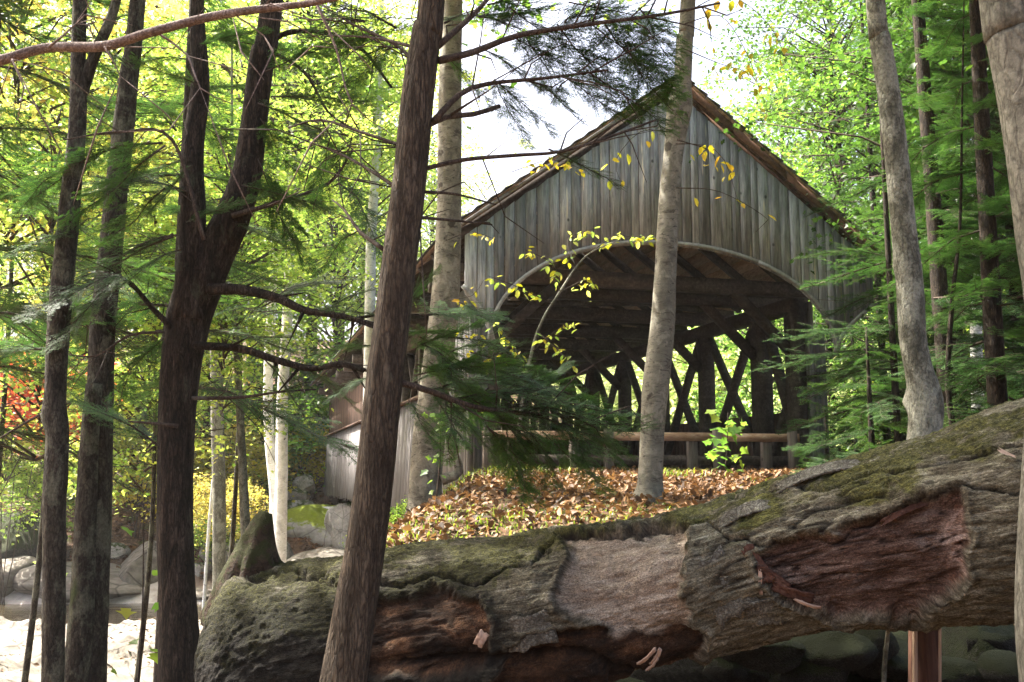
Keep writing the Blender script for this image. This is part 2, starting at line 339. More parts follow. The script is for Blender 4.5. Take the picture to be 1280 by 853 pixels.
# ------------------------------------------------------------------ rocks
import bmesh
def ico(sub):
    bm = bmesh.new(); bmesh.ops.create_icosphere(bm, subdivisions=sub, radius=1.0)
    V = np.array([v.co[:] for v in bm.verts]); F = np.array([[v.index for v in f_.verts] for f_ in bm.faces]); bm.free(); return V, F
IV, IF = ico(4); IV5, IF5 = ico(5)
def rock_verts(seed, V=None, cut=9, flat=.0):
    V = (IV if V is None else V).copy(); r = np.random.default_rng(seed)
    for k in range(cut):
        n = r.normal(size=3); n /= np.linalg.norm(n); d = r.uniform(.55, .85); t = V@n-d
        V = V-np.where(t > 0, t, 0)[:, None]*n*.93
    nn = V/np.linalg.norm(V, axis=1)[:, None]
    V = V+nn*(.13*fbm(V*1.6+seed, 4, seed)+.045*fbm(V*6+seed, 4, seed+3))[:, None]
    return V
ROCKS = [mesh('rock', rock_verts(40+k), IF, M_rock, True) for k in range(6)]
def rock(name, label, px, py, Y, w, h, mat=None, var=0, rz=0.0, group=None, dep=None, cat='rock'):
    """w,h in photograph pixels at depth Y, placed by its centre"""
    p = at(px, py, Y); o = link(name, ROCKS[var % 6], None, p); sw, sh = pxw(w, Y)/2/.8, pxw(h, Y)/2/.8
    o.scale = (sw, dep or sw*.85, sh); o.rotation_euler = (0, 0, rz)
    if mat: o.material_slots[0].link = 'OBJECT'; o.material_slots[0].material = mat
    return tag(o, label, cat, group)

# pale sunlit ledge on the near side of the stream
lx = np.linspace(-26, -.6, 200); ly = np.linspace(17.0, 26.9, 110); LX, LY = np.meshgrid(lx, ly); P = np.stack([LX, LY, 0*LX], -1)
r_ = fbm(P*.45, 4, 31); terr = np.floor(r_*6)/6+np.clip((r_*5 % 1)*3-2, 0, 1)/5
LZ = -2.12+.35*terr+.10*fbm(P*2.2, 4, 32)+.03*fbm(P*8, 3, 33)-(.75*sstep(26.0, 26.9, LY+.4*fbm(P*.8, 3, 5)))-.6*(1-sstep(17, 18.2, LY))-1.2*sstep(-2.6, -.6, LX)
li = (np.arange(109)[:, None]*200+np.arange(199)[None]).ravel()
lo = link('rock_ledge', mesh('rock_ledge', np.stack([LX.ravel(), LY.ravel(), LZ.ravel()], 1), np.stack([li, li+1, li+201, li+200], 1), M_ledge, True))
tag(lo, 'broad pale sunlit rock ledge on the near side of the stream', 'rock ledge')

rock('boulder', 'long low pale boulder at the water edge behind the two leftmost trunks', 95, 735, 32.6, 150, 50, M_ledge, 0, .1)
rock('boulder', 'pale boulder at the far water edge at the extreme left', 10, 728, 32.8, 90, 55, M_ledge, 1, .5)
rock('boulder', 'dark mossy rock face under the bushes left of the thinnest leaning trunk', 15, 680, 34.5, 95, 70, M_mossrock, 2, .3)
rock('boulder', 'grey angular stone on the brown leafy slope between two trunks', 140, 691, 34.5, 34, 20, None, 3, .2)
rock('boulder', 'smooth pale slab sloping to the water just left of the forked dark trunk', 185, 715, 33.6, 80, 65, M_ledge, 4, .9)
rock('boulder', 'flat pale slab at the waterline right of the forked dark trunk', 262, 748, 32.2, 60, 20, M_ledge, 5, .2)
for i, (px, py, w, h, Y, v) in enumerate([(292, 662, 34, 22, 36, 0), (315, 676, 30, 22, 35, 1), (270, 690, 36, 26, 34.5, 2), (298, 700, 46, 40, 34, 3), (318, 640, 26, 16, 37.5, 4), (340, 660, 34, 30, 36, 5), (253, 715, 30, 22, 33.6, 1), (350, 700, 44, 40, 34, 2), (225, 705, 26, 18, 34, 4)]):
    rock('bank_stone', ('rough grey stone in the rock pile on the far stream bank', 'small grey stone high on the far bank left of the white birches', 'tilted grey stone beside the white birch foot, lowest of the pile', 'grey stone at the waterline left of the rock pile', 'dark-cracked stone on the litter right of the forked trunk', 'largest stone of the pile, hanging over the waterline', 'flat stone on top of the rock pile', 'grey stone half behind the broken root of the log', 'small stone on the slab left of the forked trunk')[i], px, py, Y, w, h, None, v, i*.7, 'rock pile on the far stream bank')
for i, (px, py, w, h, Y, v, m_, lb) in enumerate([
    (405, 672, 110, 66, 36.5, 0, M_limemoss, 'big grey boulder with bright green moss under the far bridge abutment'),
    (376, 650, 44, 44, 37.2, 2, None, 'upright grey boulder just left of the mossy boulder at the abutment'),
    (381, 608, 30, 24, 38.5, 3, None, 'rounded boulder beside the upper left corner of the pale bridge siding'),
    (365, 640, 26, 26, 37.6, 4, None, 'small grey boulder against the white birch trunks'),
    (370, 622, 30, 22, 38.2, 5, None, 'grey boulder between the white birches and the concrete abutment ledge'),
    (440, 660, 70, 60, 35.2, 1, None, 'grey boulder behind the leaning brown trunk below the bridge siding'),
    (400, 697, 90, 22, 33.5, 2, M_ledge, 'pale flat stone in front of the moss covered abutment boulder')]):
    rock('boulder', lb, px, py, Y, w, h, m_, v, i*.9)

# ------------------------------------------------------------------ covered bridge
ANG = .2727; BR = np.array([math.cos(ANG), math.sin(ANG), 0]); BD = np.array([-math.sin(ANG), math.cos(ANG), 0]); BG = np.array([-.75, 14.3, 0]); UZ = np.array([0, 0, 1.0])
def B(u, t, z): return BG+BR*u+BD*t+UZ*z
W_, ZE, ZP, ZS, ZC, LEN, DECK = 7.03, 5.15, 7.76, 3.56, 5.18, 25.6, 1.66
UA, UB = .46, 6.22; UC = (UA+UB)/2; AA = (UB-UA)/2
br = thing('covered_bridge', 'weathered grey covered wooden bridge with an arched portal', 'covered bridge', B(W_/2, 0, DECK))
def bp(name, V, F, mat, **k): return part(name, V, F, mat, br, **k)
def roof_z(u): return ZE+(ZP-ZE)*(1-abs(2*u/W_-1))
def low_z(u):
    if u <= UA: return ZS+.78*((UA-u)/UA)**.62
    if u >= UB: return ZS+.85*((u-UB)/(W_-UB))**.62
    q = max(0, 1-abs((u-UC)/AA)**2.15); return ZS+(ZC-ZS)*q**.5
rng = np.random.default_rng(5)
u = .06
while u < W_-.08:
    w = rng.uniform(.125, .205); v = min(u+w, W_-.05); g_ = .011
    us = [u+g_/2+(v-u-g_)*k/5 for k in range(6)]; lift = rng.uniform(-.012, .012)
    bot = [(a, low_z(a)-.015) for a in us]; top = [(us[-1], roof_z(us[-1])-.05+rng.uniform(-.04, 0)), (us[0], roof_z(us[0])-.05+rng.uniform(-.04, 0))]
    if us[0] < W_/2 < us[-1]: top.insert(1, (W_/2, roof_z(W_/2)-.05))
    V, F = prism([B(a, lift, z) for a, z in bot+top], BD*.026); bp('siding_board', V, F, M_board); u = v
# arch trim in bent strips, and the two outer curved brackets
def strip(pts, w, name):
    mb = MB(); P = [np.array(p) for p in pts]; n = len(P); q = []
    for i in range(n):
        d = P[min(i+1, n-1)]-P[max(i-1, 0)]; d = d/np.linalg.norm(d); nn = np.array([-d[1], d[0]])
        q.append((P[i], P[i]+nn*w))
    V = []
    for t in (-.038, -.008):
        for a, b in q: V += [B(a[0], t, a[1]), B(b[0], t, b[1])]
    V = np.array(V); m_ = 2*n; F = []
    for i in range(n-1):
        a, b, c_, d = 2*i, 2*i+1, 2*i+3, 2*i+2
        F += [[a, b, c_, d], [m_+a, m_+d, m_+c_, m_+b], [a, d, m_+d, m_+a], [b, m_+b, m_+c_, c_]]
    F += [[0, m_, m_+1, 1], [2*n-2, 2*n-1, m_+2*n-1, m_+2*n-2]]
    bp(name, V, np.array(F), M_trim)
th = np.linspace(PI, 0, 41)
def arc(a): c_ = math.cos(a); return (UC+AA*c_, ZS+(ZC-ZS)*(1-abs(c_)**2.15)**.5 if abs(c_) < 1 else ZS)
strip([arc(a) for a in th[:15]], .058, 'arch_trim'); strip([arc(a) for a in th[14:28]], .058, 'arch_trim'); strip([arc(a) for a in th[27:]], .058, 'arch_trim')
strip([(UA*(1-k/8)+.0, ZS+.78*(k/8)**.62) for k in range(8, -1, -1)][::-1], -.06, 'bracket_trim')
strip([(UB+(W_-UB)*k/8, ZS+.85*(k/8)**.62) for k in range(9)], .06, 'bracket_trim')
# rake boards and fascia
for sgn, (u0, u1) in ((-1, (-.22, W_/2)), (1, (W_+.22, W_/2))):
    z0 = ZE-.17 if True else 0; a = B(u0, -.10, z0-.02); b = B(u1, -.10, ZP-.02)
    for k in range(4):
        p, q = a+(b-a)*k/4, a+(b-a)*(k+.985)/4
        hh = .055 if sgn < 0 else .15; V, F = prism([p+UZ*(.17-hh), q+UZ*(.17-hh), q+UZ*.17, p+UZ*.17], BD*.03); bp('rake_board', V, F, M_trim if sgn < 0 else M_rake)
    V, F = beam(B(u0, .06, z0-.04), B(u1, .06, ZP-.04), .05, .10, UZ); (bp('rake_rafter', V, F, M_rake) if sgn > 0 else None)
T0, T1 = -.13, LEN+.9
for sgn in (-1, 1):      # sheathing boards run along the bridge, one part each; shingle courses above
    n = 17
    for k in range(n):
        s0, s1 = k/n, (k+.93)/n
        e = lambda s: (W_/2+sgn*(W_/2+.22)*(1-s), ZE-.17+(ZP-ZE+.17)*s)
        (ua, za), (ub, zb) = e(s0), e(s1)
        V, F = prism([B(ua, T0, za+.16), B(ub, T0, zb+.16), B(ub, T0, zb+.185), B(ua, T0, za+.185)], BD*(T1-T0)); bp('sheathing_board', V, F, M_sheath)
        V, F = prism([B(ua+sgn*.03, T0-.03, za+.190), B(ub-sgn*.02, T0-.03, zb+.196), B(ub-sgn*.02, T0-.03, zb+.203), B(ua+sgn*.03, T0-.03, za+.214)], BD*(T1-T0+.06))
        bp('shingle_course', V, F, M_shing)
UL, UR = .72, 6.12
for k in range(int((LEN+.6)/1.1)):
    t = .4+k*1.1
    for sgn in (-1, 1):
        V, F = beam(B(W_/2+sgn*(W_/2+.12), t, ZE-.16+.09), B(W_/2, t, ZP-.0), .10, .14, UZ); bp('rafter', V, F, M_timber)
TP = [1.05, 2.2]+[4.4+2.2*k for k in range(10)]
for t in TP:
    for uu in (UL, UR):
        w = .32 if t == 2.2 else .24
        V, F = beam(B(uu, t, DECK-.5), B(uu, t, 4.62), w, .26, BR); bp('truss_post', V, F, M_timber)
        s_ = 1 if uu == UL else -1
        V, F = beam(B(uu+s_*.12, t, 3.75), B(uu+s_*1.15, t, 4.72), .14, .15, UZ); bp('knee_brace', V, F, M_timber)
    V, F = beam(B(-.05, t, 4.78), B(W_+.05, t, 4.78), .22, .24, UZ); bp('tie_beam', V, F, M_timber)
for uu, off in ((UL, 1), (UR, -1)):
    for a, b in zip(TP[1:], TP[2:]):
        V, F = beam(B(uu+.06, a+.1, DECK+.1), B(uu+.06, b-.05, 4.4), .09, .15, BR); bp('truss_brace', V, F, M_timber)
        V, F = beam(B(uu-.07, a+.05, 4.4), B(uu-.07, b-.1, DECK+.1), .09, .15, BR); bp('truss_brace', V, F, M_timber)
    for zc, hh in ((4.52, .22), (DECK-.12, .30)):
        V, F = beam(B(uu, .95, zc), B(uu, LEN, zc), .30, hh, UZ); bp('chord', V, F, M_timber)
V, F = beam(B(UR+.02, .95, DECK+.1), B(UR+.02, 2.0, 4.3), .10, .17, BR); bp('truss_brace', V, F, M_timber)
V, F = beam(B(UR+.04, 2.1, DECK+.1), B(UR+.04, 1.1, 3.2), .10, .17, BR); bp('truss_brace', V, F, M_timber)
for a, b in zip(TP[1:], TP[2:]):
    for (p, q, dz) in ((.3, W_-.3, 0), (W_-.3, .3, -.11)):
        V, F = beam(B(p, a, 4.93+dz), B(q, b, 4.93+dz), .14, .10, UZ); bp('lateral_brace', V, F, M_timber)
# floor planks across, parapet boards inside the right truss
for k in range(84):
    t = .25+k*.305
    V, F = prism([B(.62, t, DECK), B(W_-.7, t, DECK), B(W_-.7, t+.297, DECK), B(.62, t+.297, DECK)], UZ*(-.06+.0)); bp('floor_plank', V, F, M_timber)
for k in range(5):
    V, F = beam(B(1.2+k*1.15, .4, DECK-.2), B(1.2+k*1.15, LEN, DECK-.2), .2, .26, UZ); bp('floor_stringer', V, F, M_timber)
t = .95; k = 0
while t < LEN:                       # right side: parapet boards up to chest height, open above
    w = rng.uniform(.2, .28); zt = 2.74+rng.uniform(-.01, .01); full = t < 1.35
    V, F = prism([B(W_-.62, t, 1.0), B(W_-.62, t+w-.008, 1.0), B(W_-.62, t+w-.008, 4.6 if full else zt), B(W_-.62, t, 4.6 if full else zt)], BR*.024)
    bp('parapet_board', V, F, M_board if full else M_rust); t += w
for k in range(3):                   # short clad return beside the right post
    V, F = prism([B(UR+.17+k*.115, .92, 1.35), B(UR+.17+k*.115+.108, .92, 1.35), B(UR+.17+k*.115+.108, .92, 4.1), B(UR+.17+k*.115, .92, 4.1)], BD*.022); bp('return_board', V, F, M_side)
    V, F = prism([B(UL-.17-k*.1, .92, 1.0), B(UL-.17-k*.1+.095, .92, 1.0), B(UL-.17-k*.1+.095, .92, 4.4), B(UL-.17-k*.1, .92, 4.4)], BD*.022); bp('return_board', V, F, M_side)
t = .86; nb = 0
while t < LEN and nb < 170:          # left side: tall boards by the portal, then a chest-high skirt of pale boards
    w = rng.uniform(.14, .2); full = t < 3.3; zt = 4.62 if full else 3.12; zb = (.95 if t < 8 else .9)+rng.uniform(-.05, .05)
    o = .44 if full else .36
    V, F = prism([B(o, t, zb), B(o, t+w-.012, zb+rng.uniform(-.02, .02)), B(o+(.0 if full else .10), t+w-.012, zt), B(o+(.0 if full else .10), t, zt)], -BR*.022)
    bp('skirt_board', V, F, M_side); t += w; nb += 1
for a in range(6):
    t0 = 3.3+a*(LEN-3.3)/6; V, F = beam(B(.40, t0, 3.15), B(.40, t0+(LEN-3.3)/6-.01, 3.15), .16, .035, UZ); bp('skirt_cap', V, F, M_rust)
t = 12.0
while t < LEN:
    w = rng.uniform(.17, .24); V, F = prism([B(.52, t, 3.0), B(.52, t+w-.03, 3.0), B(.52, t+w-.03, 4.6), B(.52, t, 4.6)], -BR*.022); bp('upper_board', V, F, M_rust); t += w
V, F = beam(B(.55, LEN-1.2, .70), B(.55, LEN+.6, .70), .5, .35, UZ); bp('end_sill', V, F, M_rust)
V, F = beam(B(-.3, LEN-1.8, .50), B(7.2, LEN+.2, .50), 2.6, .3, UZ)
ab = thing('abutment', 'pale concrete ledge carrying the far end of the covered bridge', 'abutment', B(3.5, LEN, 0))
V, F = prism([B(-.5, LEN-2.4, .18), B(W_, LEN-2.4, .18), B(W_, LEN+1, .18), B(-.5, LEN+1, .18)], UZ*.32); part('ledge', V, F, M_conc, ab)
V, F = prism([B(-.2, LEN-2.0, -2.2), B(W_, LEN-2.0, -2.2), B(W_, LEN+1, -2.2), B(-.2, LEN+1, -2.2)], UZ*2.38); part('stone_core', V, F, M_rock, ab)
na = thing('abutment', 'dark stone abutment under the near end of the covered bridge', 'abutment', B(3.5, 1.5, 0))
V, F = prism([B(.6, 1.2, -1.5), B(6.2, 1.2, -1.5), B(6.2, 3.4, -1.5), B(.6, 3.4, -1.5)], UZ*2.85); part('stone_core', V, F, M_rock, na)

# low barrier rail across the road in front of the portal
rb = thing('barrier_rail', 'low weathered plank barrier on short posts across the bridge entrance', 'barrier', B(3.2, -.8, DECK))
def rp(u_, z): return B(u_, -.8, z)
zr = 2.10
for a, b in ((.15, 1.95), (1.97, 3.62), (3.64, 5.0)):
    V, F = prism([rp(a, zr+.0), rp(b, zr+.005), rp(b, zr+.125), rp(a, zr+.12)], BD*.05); part('rail', V, F, M_rail, rb)
for a in (.2, 1.95, 3.63, 4.85):
    V, F = prism([rp(a-.06, 1.45)-BD*.09, rp(a+.06, 1.45)-BD*.09, rp(a+.06, zr+.16)-BD*.09, rp(a-.06, zr+.16)-BD*.09], BD*.085); part('post', V, F, M_railpost, rb)
for a in (.6, 1.5, 2.7, 3.3, 4.5):
    V, F = prism([rp(a-.07, 1.45)+BD*.06, rp(a+.07, 1.45)+BD*.06, rp(a+.07, zr)+BD*.06, rp(a-.07, zr)+BD*.06], BD*.1); part('support_block', V, F, M_railpost, rb)
V, F = prism([rp(.2, zr-.34)+BD*.17, rp(5.3, zr-.34)+BD*.17, rp(5.3, zr-.2)+BD*.17, rp(.2, zr-.2)+BD*.17], BD*.05); part('lower_rail', V, F, M_timber, rb)

# ------------------------------------------------------------------ foliage meshes
def leaf_cloud(C, size, rngs, shape='kite', pitch=-.25, pv=.45, rv=.6, dirs=None):
    n = len(C); az = rngs.uniform(0, 2*PI, n) if dirs is None else dirs; p = rngs.normal(pitch, pv, n); r = rngs.normal(0, rv, n)
    Xa = np.stack([np.cos(az)*np.cos(p), np.sin(az)*np.cos(p), np.sin(p)], 1); Yh = np.stack([-np.sin(az), np.cos(az), 0*az], 1); Zh = np.cross(Xa, Yh)
    Ya = Yh*np.cos(r)[:, None]+Zh*np.sin(r)[:, None]; Za = np.cross(Xa, Ya)
    if shape == 'kite': T = np.array([[0, 0, 0], [.45, .30, .10], [1, 0, -.02], [.45, -.30, .10]]); F = [[0, 2, 1], [0, 3, 2]]
    elif shape == 'oval': T = np.array([[0, 0, 0], [.25, .24, .07], [.62, .25, .06], [1, 0, -.08], [.62, -.25, .06], [.25, -.24, .07]]); F = [[0, 2, 1], [0, 3, 2], [0, 4, 3], [0, 5, 4]]
    else:
        T = np.array([[0, 0, 0], [.06, .26, .03], [.30, .22, .02], [.38, .52, .05], [.62, .20, .01], [1, 0, -.06], [.62, -.20, .01], [.38, -.52, .05], [.30, -.22, .02], [.06, -.26, .03]])
        F = [[0, 2, 1], [0, 4, 2], [2, 4, 3], [0, 5, 4], [0, 6, 5], [0, 8, 6], [8, 7, 6], [0, 9, 8]]
    F = np.array(F); s = size*rngs.uniform(.65, 1.25, n)
    V = C[:, None]+s[:, None, None]*(T[None, :, 0:1]*Xa[:, None]+T[None, :, 1:2]*Ya[:, None]+T[None, :, 2:3]*Za[:, None])
    Fa = (F[None]+(np.arange(n)*len(T))[:, None, None]).reshape(-1, 3)
    return V.reshape(-1, 3), Fa, len(T)
def crown_mesh(seed, rx, rz, ncl, per, leaf, shape='kite', cl=.7, low=.3, mats=None):
    """loose crown: uneven clumps of single leaves round an ellipsoid, each on its own twig"""
    r = np.random.default_rng(seed); d = r.normal(size=(ncl, 3)); d /= np.linalg.norm(d, axis=1)[:, None]
    rad = r.uniform(low, 1.0, ncl)**.6; C0 = d*rad[:, None]*np.array([rx, rx, rz])*(1+.25*r.normal(size=(ncl, 1)))
    Cs, ts = [], []; tb = MB()
    for c0 in C0:
        k = int(per*r.uniform(.4, 1.6)); s = cl*r.uniform(.55, 1.3); q = r.normal(size=(k, 3))*np.array([s, s, s*.33])*.6
        q[:, 2] -= .35*(q[:, 0]**2+q[:, 1]**2)/max(s, .1)
        Cs.append(c0+q); ts.append(np.clip(r.normal(r.uniform(.25, .7), .2, k), 0, 1))
        a = np.array([0, 0, c0[2]-.45*math.hypot(c0[0], c0[1])]); a[2] = max(a[2], -rz)
        mid = (a+c0)/2+np.array([0, 0, .12*rx]); V, F = tube([a, mid, c0], [.03*rx/3, .018*rx/3, .006], 4, 10); tb.add(V, F)
        for _ in range(3):
            e = c0+r.normal(size=3)*np.array([s, s, s*.3])*.7; V, F = tube([c0, e], [.006, .003], 3, 10); tb.add(V, F)
    C = np.concatenate(Cs); t = np.concatenate(ts)
    V, F, k = leaf_cloud(C, leaf, r, shape); TV, TF = tb.out(); n0 = len(V)
    allF = [F]+[f_+n0 for f_ in TF]
    # tris first then others, material 1 for the twigs
    tri = [F]+[f_+n0 for f_ in TF if f_.shape[1] == 3]; quad = [f_+n0 for f_ in TF if f_.shape[1] == 4]
    tri = np.concatenate(tri); quad = np.concatenate(quad)
    mi = np.concatenate([np.zeros(len(F)), np.ones(len(tri)-len(F)), np.ones(len(quad))])
    return mesh('crown', np.vstack([V, TV]), [tri, quad], mats or [M_lime, M_twig], False, {'tint': np.concatenate([np.repeat(t, k), np.zeros(len(TV))])}, mi)
CROWN_FAR = [crown_mesh(100+k, 3.4, 6.5, 110, 105, .17, 'kite', 1.0) for k in range(4)]
CROWN_NEAR = [crown_mesh(200+k, 2.0, 2.6, 85, 95, .078, 'maple' if k != 1 else 'oval', .55) for k in range(3)]
CROWN_BUSH = [crown_mesh(300+k, 1.3, .9, 60, 85, .085, 'oval', .42, .1) for k in range(3)]

def bough_mesh(seed, dens=1.0):
    """one flat hemlock spray, 1 m long along +X: axis, side twigs, twiglets and needles"""
    r = np.random.default_rng(seed); Ns, Nd, Nt = [], [], []; tb = MB()
    def axis(s): return np.array([s, .05*math.sin(s*5+seed)*1.6, -.2*s*s+.02*math.sin(s*7+seed)])
    V, F = tube([axis(s) for s in (0, .25, .5, .75, 1)], [.009, .007, .005, .0035, .0015], 4, 10); tb.add(V, F)
    def needles(a, b, t):
        L = np.linalg.norm(b-a); k = max(2, int(L/.0095*dens)); d = (b-a)/L; sd_ = np.cross(d, (0, 0, 1)); sd_ /= np.linalg.norm(sd_)+1e-9
        q = (np.arange(k)+.5)/k
        for sg in (-1, 1):
            Ns.append(a+(b-a)*q[:, None]+r.normal(size=(k, 3))*.001); dd = d*.45+sg*sd_*.9; dd = dd/np.linalg.norm(dd)
            Nd.append(dd+r.normal(size=(k, 3))*.16); Nt.append(np.full(k, t))
    n = int(26*dens**.5)
    for i in range(n):
        s = .05+.93*(i+r.uniform(0, .6))/n
        for sg in (-1, 1):
            if r.random() < .17: continue
            a = axis(s); L = (.40*(1-s)**.75*(.45+.55*min(1, s*4))+.05)*r.uniform(.35, 1.3); an = r.normal(.92, .24)
            d = np.array([math.cos(an), sg*math.sin(an), r.normal(-.08, .18)]); e = a+d*L+np.array([.12*L, 0, -.22*L*L-.03*L]); mid = (a+e)/2+np.array([-.02*L, 0, .03*L])
            V, F = tube([a, mid, e], [.0032, .0022, .001], 3, 10); tb.add(V, F); tt = np.clip(r.normal(.45, .17), 0, 1)
            m = int(L/.026)+1
            for j in range(m):
                w = (j+.5)/m; p = a*(1-w)**2+2*mid*w*(1-w)+e*w*w
                for s2 in (-1, 1):
                    if r.random() < .1: continue
                    l2 = (.085*(1-w)+.028)*r.uniform(.6, 1.2)*min(1, L/.2+.3); a2 = math.atan2(d[1], d[0])+s2*r.normal(.85, .15)
                    d2 = np.array([math.cos(a2), math.sin(a2), r.normal(-.18, .12)]); needles(p, p+d2*l2, np.clip(tt+(.25 if w > .8 else 0)+r.normal(0, .08), 0, 1))
            needles(mid, e+(e-mid)*.12, min(1, tt+.1))
    P = np.concatenate(Ns); D = np.concatenate(Nd); T = np.concatenate(Nt); D /= np.linalg.norm(D, axis=1)[:, None]
    S = np.cross(D, (0, 0, 1)); S /= np.linalg.norm(S, axis=1)[:, None]; ln = r.uniform(.012, .019, len(P))[:, None]
    V = np.stack([P-S*.0029, P+S*.0029, P+D*ln+S*.0014], 1).reshape(-1, 3); F = np.arange(len(V)).reshape(-1, 3); TV, TF = tb.out(); n0 = len(V)
    tri = np.concatenate([F]+[f_+n0 for f_ in TF if f_.shape[1] == 3]); quad = np.concatenate([f_+n0 for f_ in TF if f_.shape[1] == 4])
    mi = np.concatenate([np.zeros(len(F)), np.ones(len(tri)-len(F)+len(quad))])
    return mesh('bough', np.vstack([V, TV]), [tri, quad], [M_needle, M_twig], False, {'tint': np.concatenate([np.repeat(T, 3), np.zeros(len(TV))])}, mi)
BOUGH = [bough_mesh(11+k, 1.0) for k in range(4)]
rb_ = random.Random(3)
def bough(parent, a, b, width=1.0, var=None, roll=None, name='bough'):
    a = np.asarray(a, float); b = np.asarray(b, float); d = b-a; L = np.linalg.norm(d); d /= L
    s = np.cross((0, 0, 1.0), d); s /= np.linalg.norm(s); z = np.cross(d, s); ro = rb_.uniform(-.35, .35) if roll is None else roll
    s2 = s*math.cos(ro)+z*math.sin(ro); z2 = np.cross(d, s2)
    o = bpy.data.objects.new(name, BOUGH[rb_.randrange(4) if var is None else var]); COL.objects.link(o)
    M4 = Matrix(((d[0]*L, s2[0]*L*width, z2[0]*L, 0), (d[1]*L, s2[1]*L*width, z2[1]*L, 0), (d[2]*L, s2[2]*L*width, z2[2]*L, 0), (0, 0, 0, 1)))
    M4.translation = Vector(a)-parent.location if parent else Vector(a)
    o.matrix_basis = M4; o.parent = parent; return o

# ------------------------------------------------------------------ trees in the foreground (drawn trunk by trunk)
def trunk_pts(pts, Y, top=None, dY=0.0, base_y=None):
    """pts: (px, py, width px) from the lowest seen upwards -> world path from the ground up beyond the frame"""
    P, R = [], []
    for i, (px, py, w) in enumerate(pts):
        y = Y+dY*i/max(1, len(pts)-1); P.append(at(px, py, y)); R.append(pxw(w, y)/2)
    P = np.array(P); d = P[1]-P[0]; d = d/abs(d[2]); g_ = hz(P[0][0], P[0][1])
    if P[0][2] > g_-.05:
        Q = []; q = P[0].copy(); gx = q-d*min(1.0, 1)*0
        n = max(1, int((q[2]-g_+.12)/.7)+0)
        zz = np.linspace(g_-.15, P[0][2], n+2)[:-1]
        for z in zz: Q.append([P[0][0]-d[0]*(P[0][2]-z)*.6, P[0][1], z])
        flare = [R[0]*(1.45 if i == 0 else 1.0+.15*(i < 2)) for i in range(len(Q))]
        P = np.vstack([Q, P]); R = flare+R
    if top:
        e = P[-1]-P[-2]; e = e/np.linalg.norm(e); h = top-P[-1][2]
        for k in (1, 2, 3): P = np.vstack([P, P[-1]+np.array([e[0]*.5, e[1]*.5, 1])*h/3]); R.append(R[-1]*.72)
    return P, R
def tree(name, label, cat, pts, Y, mat, top=13, rough=.06, seed=1, dY=0.0, nseg=30, step=.05, knots=(), group=None):
    P, R = trunk_pts(pts, Y, top, dY); rt = thing(name, label, cat, P[0]+np.array([0, 0, .12]), group)
    V, F = tube(P, R, nseg, step, rough, seed, 1.0, knots); part('trunk', V, F, mat, rt, True); rt['_top'] = 0; del rt['_top']
    return rt, P, R
def limb(rt, pts, Y, mat, r0, r1, name='branch', seed=0, dY=0.0, nseg=8, twigs=0, label=None):
    n = len(pts); P = [at(a, b, Y+dY*i/max(1, n-1)) for i, (a, b) in enumerate(pts)]; R = list(np.linspace(r0, r1, n))
    mb = MB(); V, F = tube(P, R, nseg, .05, .10, seed); mb.add(V, F); r = np.random.default_rng(seed+5); S = smooth_path(P, .06)
    for k in range(twigs):
        i = r.integers(len(S)//6, len(S)-1); a = S[i]; d = S[min(i+1, len(S)-1)]-S[max(i-1, 0)]; d /= np.linalg.norm(d)
        e = d*r.uniform(.3, 1)+r.normal(size=3)*.6; e[2] -= .15; e /= np.linalg.norm(e); L = r.uniform(.12, .45); m_ = a+e*L*.5+r.normal(size=3)*.03
        V, F = tube([a, m_, a+e*L+np.array([0, 0, -.06*L])], [r1*.9, .0028, .0012], 4, .12); mb.add(V, F)
    V, F = mb.out(); return part(name, V, F, mat, rt, True, label=label), S
def set_mat(o, m): o.material_slots[0].link = 'OBJECT'; o.material_slots[0].material = m
def crown(rt, data, c, s, mat, rz=None, name='crown'):
    o = bpy.data.objects.new(name, data); COL.objects.link(o); o.parent = rt; o.location = Vector([float(x) for x in c])-rt.location
    o.scale = s if isinstance(s, tuple) else (s, s, s); o.rotation_euler = (0, 0, rb_.uniform(0, 6.3) if rz is None else rz); set_mat(o, mat); return o

# 1: thin dark leaning trunk at the far left, with a burl and a high fork
t1, P, R = tree('maple_tree', 'thin dark lichened trunk nearest the left edge, with a burl halfway up', 'tree',
    [(66, 860, 26), (68, 700, 27), (68, 620, 28), (72, 540, 27), (69, 500, 26), (74, 400, 27), (86, 270, 25), (97, 150, 22), (100, 0, 18)], 5.2, M_lichen, 13, .08, 11, knots=((at(0, 520, 5.2)[2], 1.0, .07, .45), (at(0, 600, 5.2)[2], 3.6, .09, .25)))
limb(t1, [(97, 130), (118, 70), (140, 20), (155, -40)], 5.2, M_lichen, .035, .022, 'fork_limb', 3)
limb(t1, [(75, 505), (30, 530), (-20, 560)], 5.2, M_twig, .008, .004, seed=4)
crown(t1, CROWN_NEAR[0], at(100, -760, 5.8), 1.1, M_lime)
# 2: second trunk
t2, P, R = tree('maple_tree', 'second trunk from the left, lichened grey and slightly leaning, split near its foot', 'tree',
    [(112, 860, 38), (118, 740, 34), (122, 640, 33), (124, 560, 32), (128, 420, 31), (140, 300, 29), (150, 200, 27), (162, 90, 24), (172, 0, 20)], 5.9, M_lichen, 13, .08, 21)
limb(t2, [(97, 860), (103, 760), (107, 660), (112, 560), (118, 480)], 5.83, M_lichen, .082, .05, 'second_stem', 5)
limb(t2, [(136, 330), (190, 300), (240, 292)], 5.9, M_twig, .01, .004, seed=6, twigs=5)
crown(t2, CROWN_NEAR[2], at(180, -640, 6.7), 1.2, M_lime)
